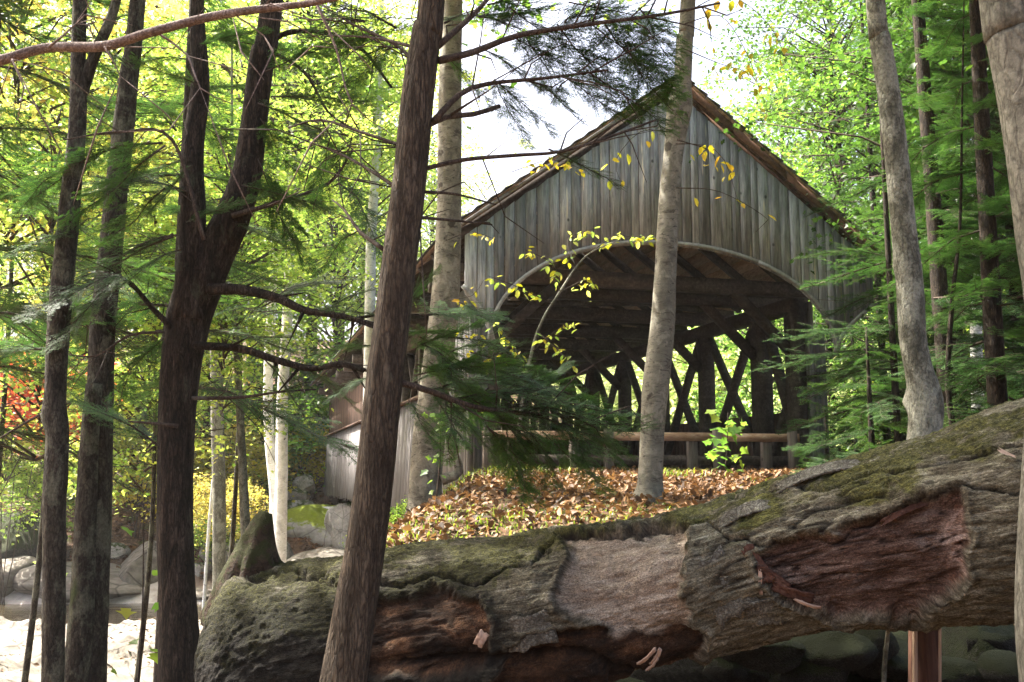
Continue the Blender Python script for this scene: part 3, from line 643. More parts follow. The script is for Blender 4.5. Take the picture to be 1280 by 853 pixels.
# 3: forked dark hemlock
t3, P3, R = tree('hemlock_tree', 'stout dark trunk forking into two stems at mid height, left of the leaning brown trunk', 'tree',
    [(226, 860, 54), (222, 760, 45), (219, 680, 43), (220, 560, 44), (226, 460, 48), (238, 390, 56), (262, 330, 52), (290, 272, 44), (308, 220, 38), (318, 150, 34), (328, 70, 32), (340, 0, 28)], 5.4, M_hem, 12, .07, 31)
limb(t3, [(236, 400), (238, 340), (241, 270), (240, 190), (250, 110), (247, 40), (246, -30)], 5.35, M_hem, .085, .035, 'fork_stem', 7, nseg=20)
limb(t3, [(262, 362), (300, 362), (345, 372), (380, 388), (425, 395), (475, 408)], 5.3, M_hem, .034, .013, seed=8, dY=-.3, twigs=8)
limb(t3, [(245, 432), (300, 436), (345, 450), (390, 461), (425, 455), (455, 463)], 5.3, M_hem, .024, .014, seed=9, dY=-.2, twigs=8)
limb(t3, [(240, 498), (300, 497), (350, 490), (395, 487)], 5.35, M_twig, .012, .004, seed=10, twigs=6)
limb(t3, [(215, 410), (190, 385), (165, 355), (150, 345)], 5.3, M_hem, .018, .006, seed=11, twigs=5)
limb(t3, [(205, 415), (160, 420), (120, 445), (60, 440)], 5.3, M_twig, .009, .003, seed=12, twigs=8)
limb(t3, [(290, 270), (340, 255), (410, 230), (440, 190)], 5.3, M_twig, .016, .005, seed=13, twigs=8)
limb(t3, [(335, 100), (345, 48), (400, 40), (450, 60), (490, 110)], 5.4, M_hem, .02, .007, seed=14, twigs=8)
limb(t3, [(330, 60), (380, 90), (410, 140), (440, 160)], 5.4, M_twig, .012, .004, seed=15, twigs=8)
limb(t3, [(222, 533), (200, 530), (160, 527)], 5.3, M_twig, .012, .005, name='dead_stub', seed=16)
limb(t3, [(255, 300), (215, 175), (150, 165), (80, 175)], 5.1, M_twig, .012, .004, seed=17, dY=-.2, twigs=6)
# 4: leaning brown spruce
t4, P4, R = tree('spruce_tree', 'leaning brown scaly trunk in front of the log and the bridge siding', 'tree',
    [(427, 875, 58), (441, 780, 53), (456, 690, 49), (468, 600, 47), (478, 500, 46), (490, 400, 45), (501, 310, 44), (512, 220, 43), (522, 120, 42), (533, 40, 38), (541, -20, 34)], 3.3, M_spruce, 9, .065, 41, nseg=48, step=.02)
# 5: yellow birch behind it
t5, P5, R = tree('yellow_birch', 'peeling yellow birch trunk between the leaning brown trunk and the bridge', 'birch tree',
    [(523, 694, 68), (525, 672, 58), (528, 650, 47), (531, 625, 41), (535, 560, 40), (545, 470, 38), (556, 380, 36), (561, 280, 32), (562, 180, 31), (563, 80, 29), (566, 0, 26)], 9.3, M_ybirch, 14, .05, 51)
limb(t5, [(552, 600), (573, 590), (566, 560), (560, 540)], 9.2, M_ybirch, .05, .03, 'low_stem', 5)
crown(t5, CROWN_NEAR[0], at(560, -400, 9.8), 1.2, M_mid)
# 6: birch in front of the arch
t6, P6, R = tree('yellow_birch', 'slender grey birch trunk standing in front of the bridge arch', 'birch tree',
    [(811, 644, 56), (811, 632, 48), (812, 616, 37), (813, 600, 31), (816, 530, 30), (820, 480, 33), (828, 410, 31), (832, 340, 28), (836, 260, 27), (842, 190, 25), (850, 130, 33), (853, 110, 24), (856, 50, 22), (860, 0, 20)], 8.2, M_ybirch2, 14, .05, 61)
crown(t6, CROWN_NEAR[1], at(900, -450, 8.6), 1.15, M_lime)
# 7: grey trunk right
t7, P7, R = tree('maple_tree', 'grey trunk rising behind the high end of the log, with a swollen foot', 'tree',
    [(1153, 580, 44), (1156, 540, 40), (1158, 500, 40), (1148, 460, 33), (1141, 420, 33), (1137, 350, 33), (1129, 280, 31), (1122, 210, 30), (1111, 120, 28), (1100, 50, 27), (1094, 0, 24)], 6.6, M_grey, 13, .06, 71, knots=((at(0, 500, 6.6)[2], 0.3, .08, .4), (at(0, 328, 6.6)[2], .2, .05, .18)))
crown(t7, CROWN_NEAR[2], at(1060, -560, 7.2), 1.2, M_mid)
# 8: big pale blotched trunk at the right edge, in front of the log
t8, P8, R = tree('beech_tree', 'large pale blotched trunk cut by the right edge of the view', 'tree',
    [(1336, 900, 100), (1324, 780, 96), (1324, 650, 90), (1328, 520, 84), (1326, 400, 80), (1312, 290, 78), (1292, 150, 76), (1270, 40, 74), (1258, -20, 70)], 2.9, M_beech, 8, .03, 81, nseg=44, step=.03)
crown(t8, CROWN_NEAR[0], at(1240, -1300, 4.2), 1.1, M_mid)
# pinkish branch crossing the upper left corner, carried by a tree outside the view
pk = thing('maple_tree', 'slender tree whose bare pinkish bough crosses the upper left corner', 'tree', (-2.9, 3.0, hz(-2.9, 3.0)))
V, F = tube([(-2.9, 3.0, -.1), (-2.85, 3.0, 1.2), (-2.8, 3.0, 2.4), (-2.7, 3.05, 4.5), (-2.6, 3.1, 7)], [.09, .075, .065, .05, .03], 20, .06, .05, 3); part('trunk', V, F, M_lichen, pk, True)
V, F = tube([np.array((-2.82, 3.0, 2.0)), at(-120, 110, 2.9), at(0, 76, 2.8), at(60, 60, 2.8), at(130, 58, 2.75), at(190, 40, 2.7), at(280, 18, 2.7), at(400, 2, 2.65), at(470, -20, 2.6), at(600, -90, 2.6)], [.022, .017, .0155, .0145, .0145, .013, .0125, .0085, .006, .004], 14, .03, .07, 4)
part('bough_limb', V, F, M_pink, pk, True)
for i, (pts, r0) in enumerate([([(195, 40), (235, 70), (250, 110), (290, 130)], .004), ([(60, 60), (95, 30), (120, -10)], .004), ([(290, 17), (330, 45), (350, 90)], .003), ([(130, 58), (150, 95), (145, 130)], .003), ([(395, 3), (420, 60), (440, 130), (485, 165)], .0045), ([(330, 10), (350, -20), (380, -50)], .003), ([(15, 74), (30, 110), (22, 150)], .0028)]):
    limb(pk, pts, 2.72, M_pink, r0, .0012, 'twig', 200+i, nseg=6, twigs=3)
crown(pk, CROWN_NEAR[1], (-3.6, 3.2, 9.6), .9, M_lime)

# boughs of the forked hemlock (3) and the leaning spruce (4), and bare limbs of (4)
def px_boughs(rt, rows, Y):
    for (x0, y0, x1, y1, *k) in rows:
        dy = k[0] if k else rb_.uniform(-.35, .35); w = k[1] if len(k) > 1 else rb_.uniform(.8, 1.15)
        bough(rt, at(x0, y0, Y), at(x1, y1, Y+dy), w)
L3 = [(225, 300, 60, 330), (200, 175, 20, 215), (210, 190, 60, 260), (180, 150, 10, 120), (235, 240, 120, 200), (230, 280, 330, 225), (300, 230, 420, 250), (315, 170, 240, 130),
      (325, 130, 440, 170), (320, 200, 400, 330), (330, 90, 450, 20), (345, 60, 250, 20), (335, 120, 470, 110), (390, 400, 470, 340), (340, 372, 430, 330), (350, 440, 470, 420),
      (380, 460, 460, 500), (330, 450, 400, 520), (240, 210, 170, 260), (235, 350, 140, 420), (230, 310, 120, 350), (100, 290, 0, 300), (150, 340, 20, 380), (60, 180, -40, 210),
      (110, 200, 0, 250), (320, 150, 380, 210), (410, 60, 500, 20), (400, 120, 500, 180), (420, 230, 500, 300), (245, 110, 170, 60), (250, 60, 330, 20), (130, 60, 20, 30), (170, 90, 90, 20),
      (290, 280, 370, 300), (430, 180, 390, 260), (250, 330, 200, 400), (215, 240, 110, 290)]
px_boughs(t3, [q for i, q in enumerate(L3) if i % 4 != 3], 5.2)
px_boughs(t3, [(200, 560, 100, 470, .3, .9), (150, 345, 50, 420), (205, 415, 130, 500), (60, 440, -30, 420)], 5.3)
for (pts, a, b, sd_, tw) in [
    ([(548, 76), (590, 66), (650, 44), (740, 30), (830, 18), (900, 4)], .015, .004, 20, 12),
    ([(542, 152), (575, 118), (610, 105), (680, 98), (760, 88)], .012, .004, 21, 12),
    ([(536, 156), (560, 146), (592, 143), (624, 133)], .012, .009, 22, 1),
    ([(528, 212), (580, 200), (650, 194), (700, 190), (760, 172), (820, 150)], .009, .004, 23, 6),
    ([(524, 272), (570, 276), (615, 281)], .006, .003, 24, 2), ([(528, 240), (570, 243), (620, 256)], .006, .003, 25, 2),
    ([(525, 190), (450, 165), (400, 150), (360, 160)], .007, .003, 26, 8), ([(512, 245), (440, 200), (380, 175)], .008, .003, 27, 8),
    ([(500, 478), (540, 490), (590, 508), (650, 516), (700, 520), (760, 528)], .012, .004, 28, 8),
    ([(480, 312), (450, 290), (430, 262), (415, 250)], .008, .003, 29, 4), ([(545, 60), (600, 10), (640, -40)], .012, .005, 30, 6),
    ([(540, 110), (500, 60), (440, 30), (400, 5)], .008, .003, 32, 6), ([(520, 60), (470, 48), (410, 44)], .007, .003, 33, 6)]:
    limb(t4, pts, 3.3, M_twig, a, b, seed=sd_, dY=.25, twigs=tw)
L4 = [(520, 470, 640, 430), (510, 440, 600, 385), (540, 485, 690, 455), (560, 500, 740, 470), (600, 510, 780, 500), (640, 515, 790, 545), (560, 505, 640, 570), (620, 515, 700, 590), (680, 520, 760, 580),
      (500, 420, 560, 400), (520, 455, 620, 480), (590, 500, 680, 545), (700, 522, 800, 560), (540, 480, 600, 540)]
L4 += [(540, 400, 620, 370), (560, 420, 660, 430), (580, 450, 690, 470), (640, 470, 740, 500), (530, 430, 590, 470), (600, 530, 690, 610), (650, 530, 720, 600), (720, 530, 790, 570), (570, 380, 640, 400), (700, 490, 790, 520), (500, 390, 540, 330), (600, 480, 560, 560), (480, 400, 400, 370), (470, 430, 380, 430), (470, 470, 400, 490), (640, 540, 650, 620), (740, 530, 800, 520), (505, 500, 560, 550)]
px_boughs(t4, L4, 3.5)
px_boughs(t4, [(640, 45, 750, 90, .2, .8), (740, 28, 840, 90, .2, .8), (700, 95, 800, 140, .2, .7), (620, 100, 700, 160, .2, .6), (600, 60, 690, 100, .2, .6), (680, 40, 760, 5, .3, .8), (760, 26, 850, 50, .2, .8), (590, 20, 680, 30, .3, .8),
               (440, 175, 370, 140, .2, .8), (420, 170, 380, 240, .2, .8), (500, 60, 430, 90, .2, .8), (560, 70, 620, 130, .2, .5), (470, 40, 400, 70, .2, .8), (450, 290, 380, 330, .2, .8)], 3.5)

# ------------------------------------------------------------------ whole hemlocks (trunk + boughs)
def hemlock(label, px, Y, r0, hgt_, n, Lb, z0=.6, lean=0, group=None, seed=1, keep=None):
    x = at(px, 600, Y)[0]; g_ = hz(x, Y); rt = thing('hemlock_tree', label, 'hemlock', (x, Y, g_), group); r = random.Random(seed)
    V, F = tube([(x, Y, g_-.2), (x+lean*.3, Y, g_+hgt_*.33), (x+lean*.7, Y, g_+hgt_*.66), (x+lean, Y, g_+hgt_)], [r0, r0*.8, r0*.5, .01], 14, .2, .06, seed); part('trunk', V, F, M_hem, rt, True)
    for k in range(n):
        f_ = (k+r.random())/n; z = g_+z0+(hgt_-z0)*f_; a = k*2.4+r.uniform(-.5, .5); L = Lb*(1-f_*.75)*r.uniform(.7, 1.2)
        if keep and not keep(a): continue
        b = np.array([x+lean*(z-g_)/hgt_, Y, z]); e = b+np.array([math.cos(a)*L, math.sin(a)*L, L*(.10-.28*r.random())]); bough(rt, b, e, r.uniform(.8, 1.15))
    return rt
hemlock('tall dark hemlock directly behind the grey trunk at the log', 1192, 11.8, .11, 12, 120, 1.45, .4, -.2, seed=1, keep=lambda a: math.cos(a) > -.5)
hemlock('dense hemlock filling the gap between the grey trunk and the right edge', 1252, 8.8, .09, 9, 110, 1.3, .2, .1, seed=2, keep=lambda a: math.cos(a) > -.7)
hemlock('thin young hemlock with a bare brown stem just right of the bridge eave', 1112, 17.4, .07, 11, 26, .85, .3, -.1, seed=3)
hemlock('small hemlock sapling spreading low in front of the right bridge post', 1092, 10.8, .04, 1.7, 16, .95, .15, 0, seed=4)
hemlock('low hemlock sapling at the foot of the bridge, right of the plank barrier', 1035, 12.6, .03, .8, 12, .7, .05, 0, seed=5)
hemlock('broad hemlock deep in the shade at the right edge', 1290, 13, .13, 13, 90, 2.8, .5, 0, seed=7)
hemlock('hemlock standing between the young stem and the dense dark hemlock', 1205, 15, .12, 13, 90, 2.6, .5, 0, seed=8)
hemlock('tall hemlock beyond the left frame whose boughs reach over the two thin trunks', -60, 6.8, .12, 9, 42, 1.8, 2.4, 0, seed=9)
hemlock('hemlock in the shade across the stream behind the white birches', 345, 42, .2, 15, 70, 3.6, 1, 0, seed=10)
hemlock('hemlock behind the upper left of the forked trunk', 215, 10.5, .10, 12, 46, 2.0, 3.6, 0, seed=13)

yh = hemlock('young hemlock whose flat sprays hang before the right roof slope and arch foot', 1125, 12.4, .05, 6.5, 10, .9, .3, 0, seed=21)
px_boughs(t4, [(520, 420, 600, 450, .2, 1), (560, 440, 650, 410, .2, 1), (590, 440, 680, 455, .2, 1), (620, 470, 710, 470, .2, 1), (650, 490, 740, 480, .2, 1), (690, 500, 780, 545, .2, 1), (560, 480, 640, 510, .2, 1), (600, 500, 700, 540, .2, 1), (540, 450, 610, 500, .2, 1),
               (630, 530, 720, 560, .2, 1), (680, 540, 760, 600, .2, .9), (520, 480, 590, 430, .2, 1), (660, 500, 700, 440, .2, .8), (720, 520, 790, 500, .2, .8), (610, 480, 660, 440, .2, .8)], 3.9)
px_boughs(yh, [(1118, 320, 1000, 300, .3, .5), (1118, 415, 965, 398, .2, .7), (1118, 440, 945, 432, .3, .8), (1116, 460, 1000, 470, .2, .8), (1118, 490, 1010, 505, .2, .8),
               (1115, 520, 990, 545, .3, .8), (1130, 330, 1220, 340, .2, .8), (1130, 450, 1230, 470, .2, .8), (1118, 560, 1000, 575, .2, .8)], 12.4)
px_boughs(t4, [(700, 30, 790, 120, .3, .9), (660, 40, 700, 120, .3, .9), (760, 30, 840, 110, .3, 1), (790, 10, 860, 70, .3, 1), (720, 0, 820, 20, .3, 1), (640, 10, 730, 60, .3, 1), (560, 30, 650, -10, .3, 1), (600, 10, 700, -15, .3, 1), (740, 90, 840, 150, .3, .8), (690, 190, 780, 215, .3, .6),
               (620, 100, 660, 170, .3, .7), (780, 60, 850, 130, .3, .9), (650, 95, 740, 130, .3, .8), (490, 30, 400, -10, .3, 1), (460, 30, 380, 20, .3, 1), (700, 30, 760, -10, .3, 1)], 3.5)
# ------------------------------------------------------------------ smaller trees and birches on the left
def pole_tree(name, label, cat, pts, Y, mat, top=None, cr=None, seed=1, group=None, nseg=14, rough=.05):
    P, R = trunk_pts(pts, Y, top); rt = thing(name, label, cat, P[0]+np.array([0, 0, .1]), group); V, F = tube(P, R, nseg, .12, rough, seed); part('trunk', V, F, mat, rt, True)
    for (data, c, s, m_) in (cr or []): crown(rt, data, c, s, m_)
    return rt
pole_tree('white_birch', 'white birch stem with dark scars, right stem of the pair near the bridge end', 'birch tree', [(350, 690, 16), (352, 600, 15), (353, 500, 14), (360, 380, 13), (363, 290, 12), (366, 200, 11), (368, 60, 9)], 21, M_wbirch, 14, [(CROWN_NEAR[1], at(385, 40, 21), 1.5, M_lime)], 3)
pole_tree('white_birch', 'curved white birch stem, left stem of the pair near the bridge end', 'birch tree', [(341, 690, 14), (344, 620, 14), (338, 560, 13), (335, 500, 12), (337, 420, 11), (345, 300, 9)], 21.3, M_wbirch, 12, [(CROWN_NEAR[0], at(330, 120, 21.4), 1.5, M_lime)], 4)
pole_tree('white_birch', 'pale birch trunk seen just right of the forked dark trunk', 'birch tree', [(274, 620, 16), (272, 540, 16), (270, 440, 15), (266, 340, 14), (262, 200, 12)], 24, M_grey, 16, [(CROWN_FAR[0], at(250, 120, 24.5), .6, M_lime)], 5)
pole_tree('maple_sapling', 'slim brown stem leaning between the pale birch and the white birch pair', 'sapling', [(308, 690, 13), (304, 600, 11), (299, 500, 9), (294, 400, 8), (290, 300, 7)], 14, M_grey, 8, [(CROWN_NEAR[2], at(285, 330, 14), .8, M_lime)], 6)
pole_tree('white_birch', 'pale birch trunk high behind the leaning brown trunk', 'birch tree', [(462, 420, 14), (464, 300, 13), (470, 200, 11), (474, 100, 10)], 22, M_wbirch, 16, [(CROWN_FAR[1], at(470, 150, 22.5), .5, M_lime)], 7)
pole_tree('white_birch', 'white birch trunk deep in the dark hemlocks right of the grey trunk', 'birch tree', [(1222, 570, 15), (1222, 500, 15), (1220, 400, 14), (1221, 250, 12)], 17, M_wbirch, 10, None, 8)
pole_tree('maple_tree', 'brown far trunk between the second and the forked trunk, beyond the stream', 'tree', [(170, 640, 9), (170, 500, 8), (172, 350, 7)], 38, M_hem, 18, None, 9)
pole_tree('hemlock_sapling', 'crooked dark stem beside the grey trunk foot', 'sapling', [(1195, 560, 8), (1185, 480, 7), (1190, 380, 6), (1200, 280, 4)], 9.0, M_hem, 7, None, 10)
pole_tree('yellow_birch_sapling', 'tiny pale sapling with yellow leaves on the far bank below the birches', 'sapling', [(258, 705, 4), (262, 650, 4), (266, 600, 3)], 30.5, M_wbirch, None, [(CROWN_BUSH[0], at(275, 625, 31.5), 1.1, M_gold)], 11)

def shrub(name, label, px, py, Y, s, data, mat, group=None, cat='shrub'):
    p = at(px, py, Y); rt = thing(name, label, cat, (p[0], Y, hz(p[0], Y)), group); c = p
    mb = MB(); r = random.Random(int(px*7+py))
    for k in range(5):
        e = c+np.array([r.uniform(-.6, .6), r.uniform(-.4, .4), r.uniform(-.2, .4)])*s; V, F = tube([(p[0]+r.uniform(-.1, .1), Y, rt.location.z-.1), (np.array([p[0], Y, rt.location.z])+e)/2+np.array([.1, 0, 0])*r.uniform(-1, 1), e], [.008*s, .006*s, .003], 5, .3, 0); mb.add(V, F)
    V, F = mb.out(); part('stems', V, F, M_twig, rt, True); crown(rt, data, c, s, mat, name='foliage'); return rt
SH = [('yellow-green', M_lime), ('golden', M_gold), ('mid green', M_mid), ('scarlet', M_red), ('pale yellow', M_yellow), ('pale green', M_pale)]
rows = [ # px, py, Y, s, colour, variant, label
 (22, 480, 31.5, 2.1, 3, 0, 'scarlet maple bush at the left edge beyond the stream'), (55, 520, 34.5, 1.1, 3, 1, 'small orange-red maple bush behind the leftmost trunk'),
 (10, 545, 32, 1.6, 0, 2, 'yellow-green bush below the scarlet maple at the left edge'), (50, 600, 33.6, 1.5, 0, 0, 'pale green bush overhanging the dark mossy rock face'),
 (92, 610, 34.5, .8, 0, 1, 'leafy lime bush between the two leftmost trunks on the far bank'),
 (160, 560, 38, 2.0, 0, 0, 'large yellow-green bush behind the second trunk'), (180, 480, 36, 2.0, 0, 1, 'bright lime understory tree left of the forked trunk'),
 (200, 590, 39, 1.5, 1, 2, 'golden bush on the brown slope left of the forked trunk'), (262, 600, 37, 1.8, 4, 0, 'pale yellow bush on the slope right of the forked trunk'),
 (290, 560, 38, 1.8, 1, 1, 'golden understory bush behind the slim leaning stem'), (318, 610, 40, 1.5, 0, 2, 'yellow-green bush left of the white birches'),
 (318, 520, 40, 2.4, 2, 0, 'dark green understory tree behind the slim leaning stem'), (378, 560, 41, 1.7, 4, 1, 'pale yellow bush between the white birches and the pale siding'),
 (390, 490, 43, 2.2, 2, 2, 'green understory tree over the far end of the bridge'), (240, 490, 43, 2.0, 1, 1, 'golden maple bush hidden partly by the forked trunk'),
 (120, 500, 36, 1.8, 0, 2, 'lime bush behind the two leftmost trunks'), (268, 665, 33.5, .9, 0, 0, 'low green plant at the far water edge right of the forked trunk'),
 (500, 662, 11, .35, 0, 2, 'small green plant at the foot of the peeling birch'), 
 (1085, 500, 24, 1.6, 5, 0, 'sunlit yellow-green bush beyond the right side of the bridge'), (1050, 470, 27, 2.0, 5, 1, 'bright bush seen under the right bridge eave'),
 (940, 440, 36, 3.0, 5, 2, 'sunlit bush seen through the nearest truss opening'), (880, 470, 38, 3.0, 5, 0, 'sunlit bush seen through the second truss opening'),
 (820, 480, 42, 3.0, 5, 1, 'sunlit bush seen through the truss right of the slender birch'), (770, 500, 46, 3.0, 5, 2, 'sunlit bush seen through the farthest truss openings'),
 (1000, 440, 33, 3.0, 5, 1, 'sunlit bush seen between the two nearest right truss posts'), (1130, 470, 26, 2.2, 0, 2, 'yellow-green bush glowing behind the grey trunk'),
 (1200, 520, 22, 1.8, 2, 0, 'green bush low behind the dense hemlock'), (1260, 450, 24, 2.4, 0, 1, 'yellow-green bush glowing behind the dense hemlock')]
for (px, py, Y, s, ci, v, lb) in rows: shrub('shrub', lb, px, py, Y, s, CROWN_BUSH[v], SH[ci][1])

# ------------------------------------------------------------------ woodland trees beyond
def wood_tree(label, px, Y, h, rc, mat, v, bark, group=None, cb=.25):
    x = at(px, 600, Y)[0]; g_ = hz(x, Y); rt = thing('broadleaf_tree', label, 'tree', (x, Y, g_), group); r = random.Random(int(px+Y*31)); lx_ = r.uniform(-.6, .6)
    zc = g_+h*(cb+(1-cb)/2); V, F = tube([(x, Y, g_-.3), (x+lx_*.4, Y, g_+h*.4), (x+lx_, Y, g_+h*.9)], [.017*h, .011*h, .03], 9, .8, .05, int(px)); part('trunk', V, F, bark, rt, True)
    crown(rt, CROWN_FAR[v], (x+lx_*.6, Y, zc), (rc/3.4, rc/3.4, h*(1-cb)/2/6.5), mat); return rt
WT = [(-60, 44, 22, 4.2, 'lime', 0), (35, 54, 26, 4.4, 'pale', 1), (70, 39, 11, 2.8, 'gold', 2), (110, 48, 21, 3.6, 'gold', 2), (180, 56, 26, 4.4, 'lime', 3), (250, 52, 25, 3.8, 'lime', 1), (262, 37.5, 15, 3.4, 'mid', 3), (320, 57, 26, 4.4, 'mid', 0), (385, 54, 24, 4.2, 'lime', 2),
      (450, 48, 20, 4.0, 'lime', 3), (-20, 60, 30, 5, 'mid', 2), (90, 62, 30, 5, 'lime', 3), (200, 64, 30, 5, 'mid', 0), (310, 66, 30, 5, 'lime', 1), (420, 66, 27, 5, 'lime', 2), (530, 66, 20, 5, 'lime', 1),
      (600, 60, 15, 4.5, 'pale', 3), (680, 58, 13, 4.5, 'pale', 0), (760, 56, 13, 4.5, 'pale', 1), (840, 54, 12, 4.2, 'pale', 2), (920, 50, 14, 4.2, 'pale', 3),
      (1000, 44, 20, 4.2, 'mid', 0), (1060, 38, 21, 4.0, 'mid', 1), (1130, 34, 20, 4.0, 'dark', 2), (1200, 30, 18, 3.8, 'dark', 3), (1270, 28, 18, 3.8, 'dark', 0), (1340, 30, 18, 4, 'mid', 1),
      (970, 27, 13.5, 2.6, 'mid', 2), (1050, 24, 12, 2.6, 'dark', 3), (1140, 21, 12, 2.6, 'dark', 1)]
MATS = {'pale': M_pale, 'lime': M_lime, 'gold': M_gold, 'mid': M_mid, 'dark': M_dark, 'red': M_red}
WL = {'pale': 'pale green', 'lime': 'yellow-green', 'gold': 'golden', 'mid': 'mid green', 'dark': 'dark green'}
def where(px, Y):
    if px < 0: return 'beyond the left edge trunk'
    for lim, s in ((60, 'left of the leftmost trunk'), (150, 'behind the two leftmost trunks'), (215, 'between the second and the forked trunk'), (280, 'behind the forked trunk'), (345, 'left of the white birch pair'), (410, 'right of the white birch pair'),
                   (480, 'behind the leaning brown trunk'), (560, 'behind the peeling birch'), (640, 'behind the left slope of the bridge roof'), (720, 'left of the bridge ridge'), (800, 'directly behind the bridge'), (880, 'seen past the slender birch'),
                   (960, 'behind the right slope of the bridge roof'), (1030, 'above the low end of the right roof slope'), (1090, 'right of the bridge eave'), (1160, 'behind the grey trunk'), (1230, 'right of the grey trunk'), (1290, 'behind the big blotched trunk')):
        if px < lim: return s
    return 'past the right edge'
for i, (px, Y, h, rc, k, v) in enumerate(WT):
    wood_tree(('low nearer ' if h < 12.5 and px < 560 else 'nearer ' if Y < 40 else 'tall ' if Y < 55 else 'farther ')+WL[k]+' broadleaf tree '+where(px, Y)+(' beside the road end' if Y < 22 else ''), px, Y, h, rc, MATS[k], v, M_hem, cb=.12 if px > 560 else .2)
# understory maples on the near slope, their leaves hang between the trunks
for (px, py, Y, s, m_, v, lb) in [(60, 330, 13, 1.0, M_lime, 0, 'understory maple with pale leaves left of the two thin trunks'), (190, 400, 15, 1.0, M_lime, 2, 'understory maple with lime leaves between second and forked trunk'),
      (300, 200, 17, 1.2, M_lime, 1, 'tall understory maple behind the fork of the dark trunk'), (20, 100, 14, 1.2, M_gold, 0, 'golden maple crown in the upper left corner'), (140, 120, 16, 1.3, M_lime, 2, 'lime maple crown above the second trunk'),
      (420, 290, 44, 2.6, M_lime, 0, 'yellow-green maple crown left of the leaning trunk'), (400, 80, 46, 2.8, M_lime, 1, 'yellow-green maple crown between forked and leaning trunks'),
      (1040, 60, 21, 1.3, M_dark, 1, 'green maple crown above the right roof slope'), (1110, 30, 18, 1.2, M_mid, 0, 'green maple crown behind the top of the grey trunk'), (1220, 120, 14, 1.3, M_dark, 2, 'green maple crown near the big blotched trunk')]:
    p = at(px, py, Y); g_ = hz(p[0], Y); rt = thing('maple_tree', lb, 'tree', (p[0], Y, g_))
    V, F = tube([(p[0], Y, g_-.2), (p[0]+.15, Y, (g_+p[2])/2), (p[0], Y, p[2]+1.2*s)], [.045, .035, .012], 9, .3, .05, int(px)); part('trunk', V, F, M_lichen, rt, True); crown(rt, CROWN_NEAR[v], p, s, m_)

# ------------------------------------------------------------------ saplings with single leaves
def leaf_mesh(shape, mat, k):
    r = np.random.default_rng(900+k); V, F, n = leaf_cloud(np.zeros((1, 3)), 1.0, r, shape, 0, 0, 0, np.zeros(1)); V = V/max(V[:, 0].max(), .1)
    return mesh('leaf', V, F, mat, False, {'tint': np.full(len(V), [.25, .55, .8, .95][k])})
LEAF_Y = [leaf_mesh('oval', M_yellow, k) for k in range(4)]; LEAF_L = [leaf_mesh('oval', M_lime, k) for k in range(4)]; LEAF_M = [leaf_mesh('maple', M_mid, k) for k in range(4)]
def add_leaves(rt, S, n, size, lib, seed, spread=.05, droop=-.5):
    r = random.Random(seed)
    for k in range(n):
        p = S[int(len(S)*(.15+.85*r.random())) % len(S)]; o = bpy.data.objects.new('leaf', lib[r.randrange(len(lib))]); COL.objects.link(o); o.parent = rt
        o.location = Vector([float(c_) for c_ in p])-rt.location+Vector((r.uniform(-1, 1)*spread, r.uniform(-1, 1)*spread, r.uniform(-1, .5)*spread)); s = size*r.uniform(.7, 1.25)
        o.scale = (s, s, s); o.rotation_euler = (r.gauss(0, .5), -r.gauss(droop, .4), r.uniform(0, 6.28))
b0 = at(655, 600, 9); sp = thing('birch_sapling', 'slim sapling with small yellow-green leaves arching before the left half of the arch', 'sapling', (b0[0], 9, hz(b0[0], 9)))
V, F = tube([(b0[0], 9, hz(b0[0], 9)-.1), at(648, 560, 9), at(655, 490, 9), at(672, 415, 9), at(700, 365, 9), at(733, 320, 9), at(775, 300, 9)], [.022, .02, .017, .014, .012, .008, .004], 9, .06, .08, 3); part('stem', V, F, M_grey, sp, True)
for i, (pts, n) in enumerate([([(733, 320), (770, 296), (815, 300)], 34), ([(700, 365), (690, 330), (655, 312)], 24), ([(720, 335), (710, 300), (745, 285)], 22), ([(672, 415), (700, 440), (725, 470)], 20), ([(660, 470), (640, 430), (618, 405)], 22),
        ([(665, 440), (700, 410), (722, 405)], 18), ([(655, 490), (625, 520), (600, 500)], 12), ([(690, 380), (650, 360), (610, 345)], 22), ([(700, 365), (735, 350), (740, 375)], 18), ([(640, 430), (605, 455), (590, 440)], 12)]):
    P = [at(a, b, 9+(-.25 if i % 2 else .2)*j) for j, (a, b) in enumerate(pts)]; V, F = tube(P, [.005, .004, .0015], 5, .08); part('twig', V, F, M_twig, sp, True); add_leaves(sp, smooth_path(P, .03), n, .068, LEAF_L+LEAF_Y[:2], i, .05)
for i, (pts, n) in enumerate([([(560, 300), (590, 290), (620, 300)], 9), ([(560, 410), (590, 420), (610, 430)], 8), ([(640, 215), (690, 200), (735, 215)], 24), ([(560, 375), (590, 370), (605, 350)], 8)]):
    P = [at(a, b, 8.6) for a, b in pts]; V, F = tube(P, [.004, .003, .0015], 5, .08); part('twig', V, F, M_twig, t5, True); add_leaves(t5, smooth_path(P, .03), n, .07, LEAF_Y, 50+i, .06)
for i, (pts, n) in enumerate([([(838, 165), (800, 165), (770, 200), (775, 225)], 8), ([(845, 180), (880, 182), (905, 200), (925, 260)], 10), ([(856, 30), (900, 20), (930, 60), (950, 110)], 16), ([(858, 15), (910, -5), (960, 30), (990, 90)], 16),
        ([(852, 60), (900, 80), (940, 95), (960, 140)], 12), ([(846, 175), (890, 190), (895, 215)], 8), ([(845, 235), (900, 240), (960, 275), (945, 290)], 3)]):
    P = [at(a, b, 7.6) for a, b in pts]; V, F = tube(P, [.006]+[.003]*(len(P)-2)+[.0015], 5, .08); part('twig', V, F, M_twig, t6, True); add_leaves(t6, smooth_path(P, .03), n, .08, LEAF_Y, 70+i, .07, -.9)
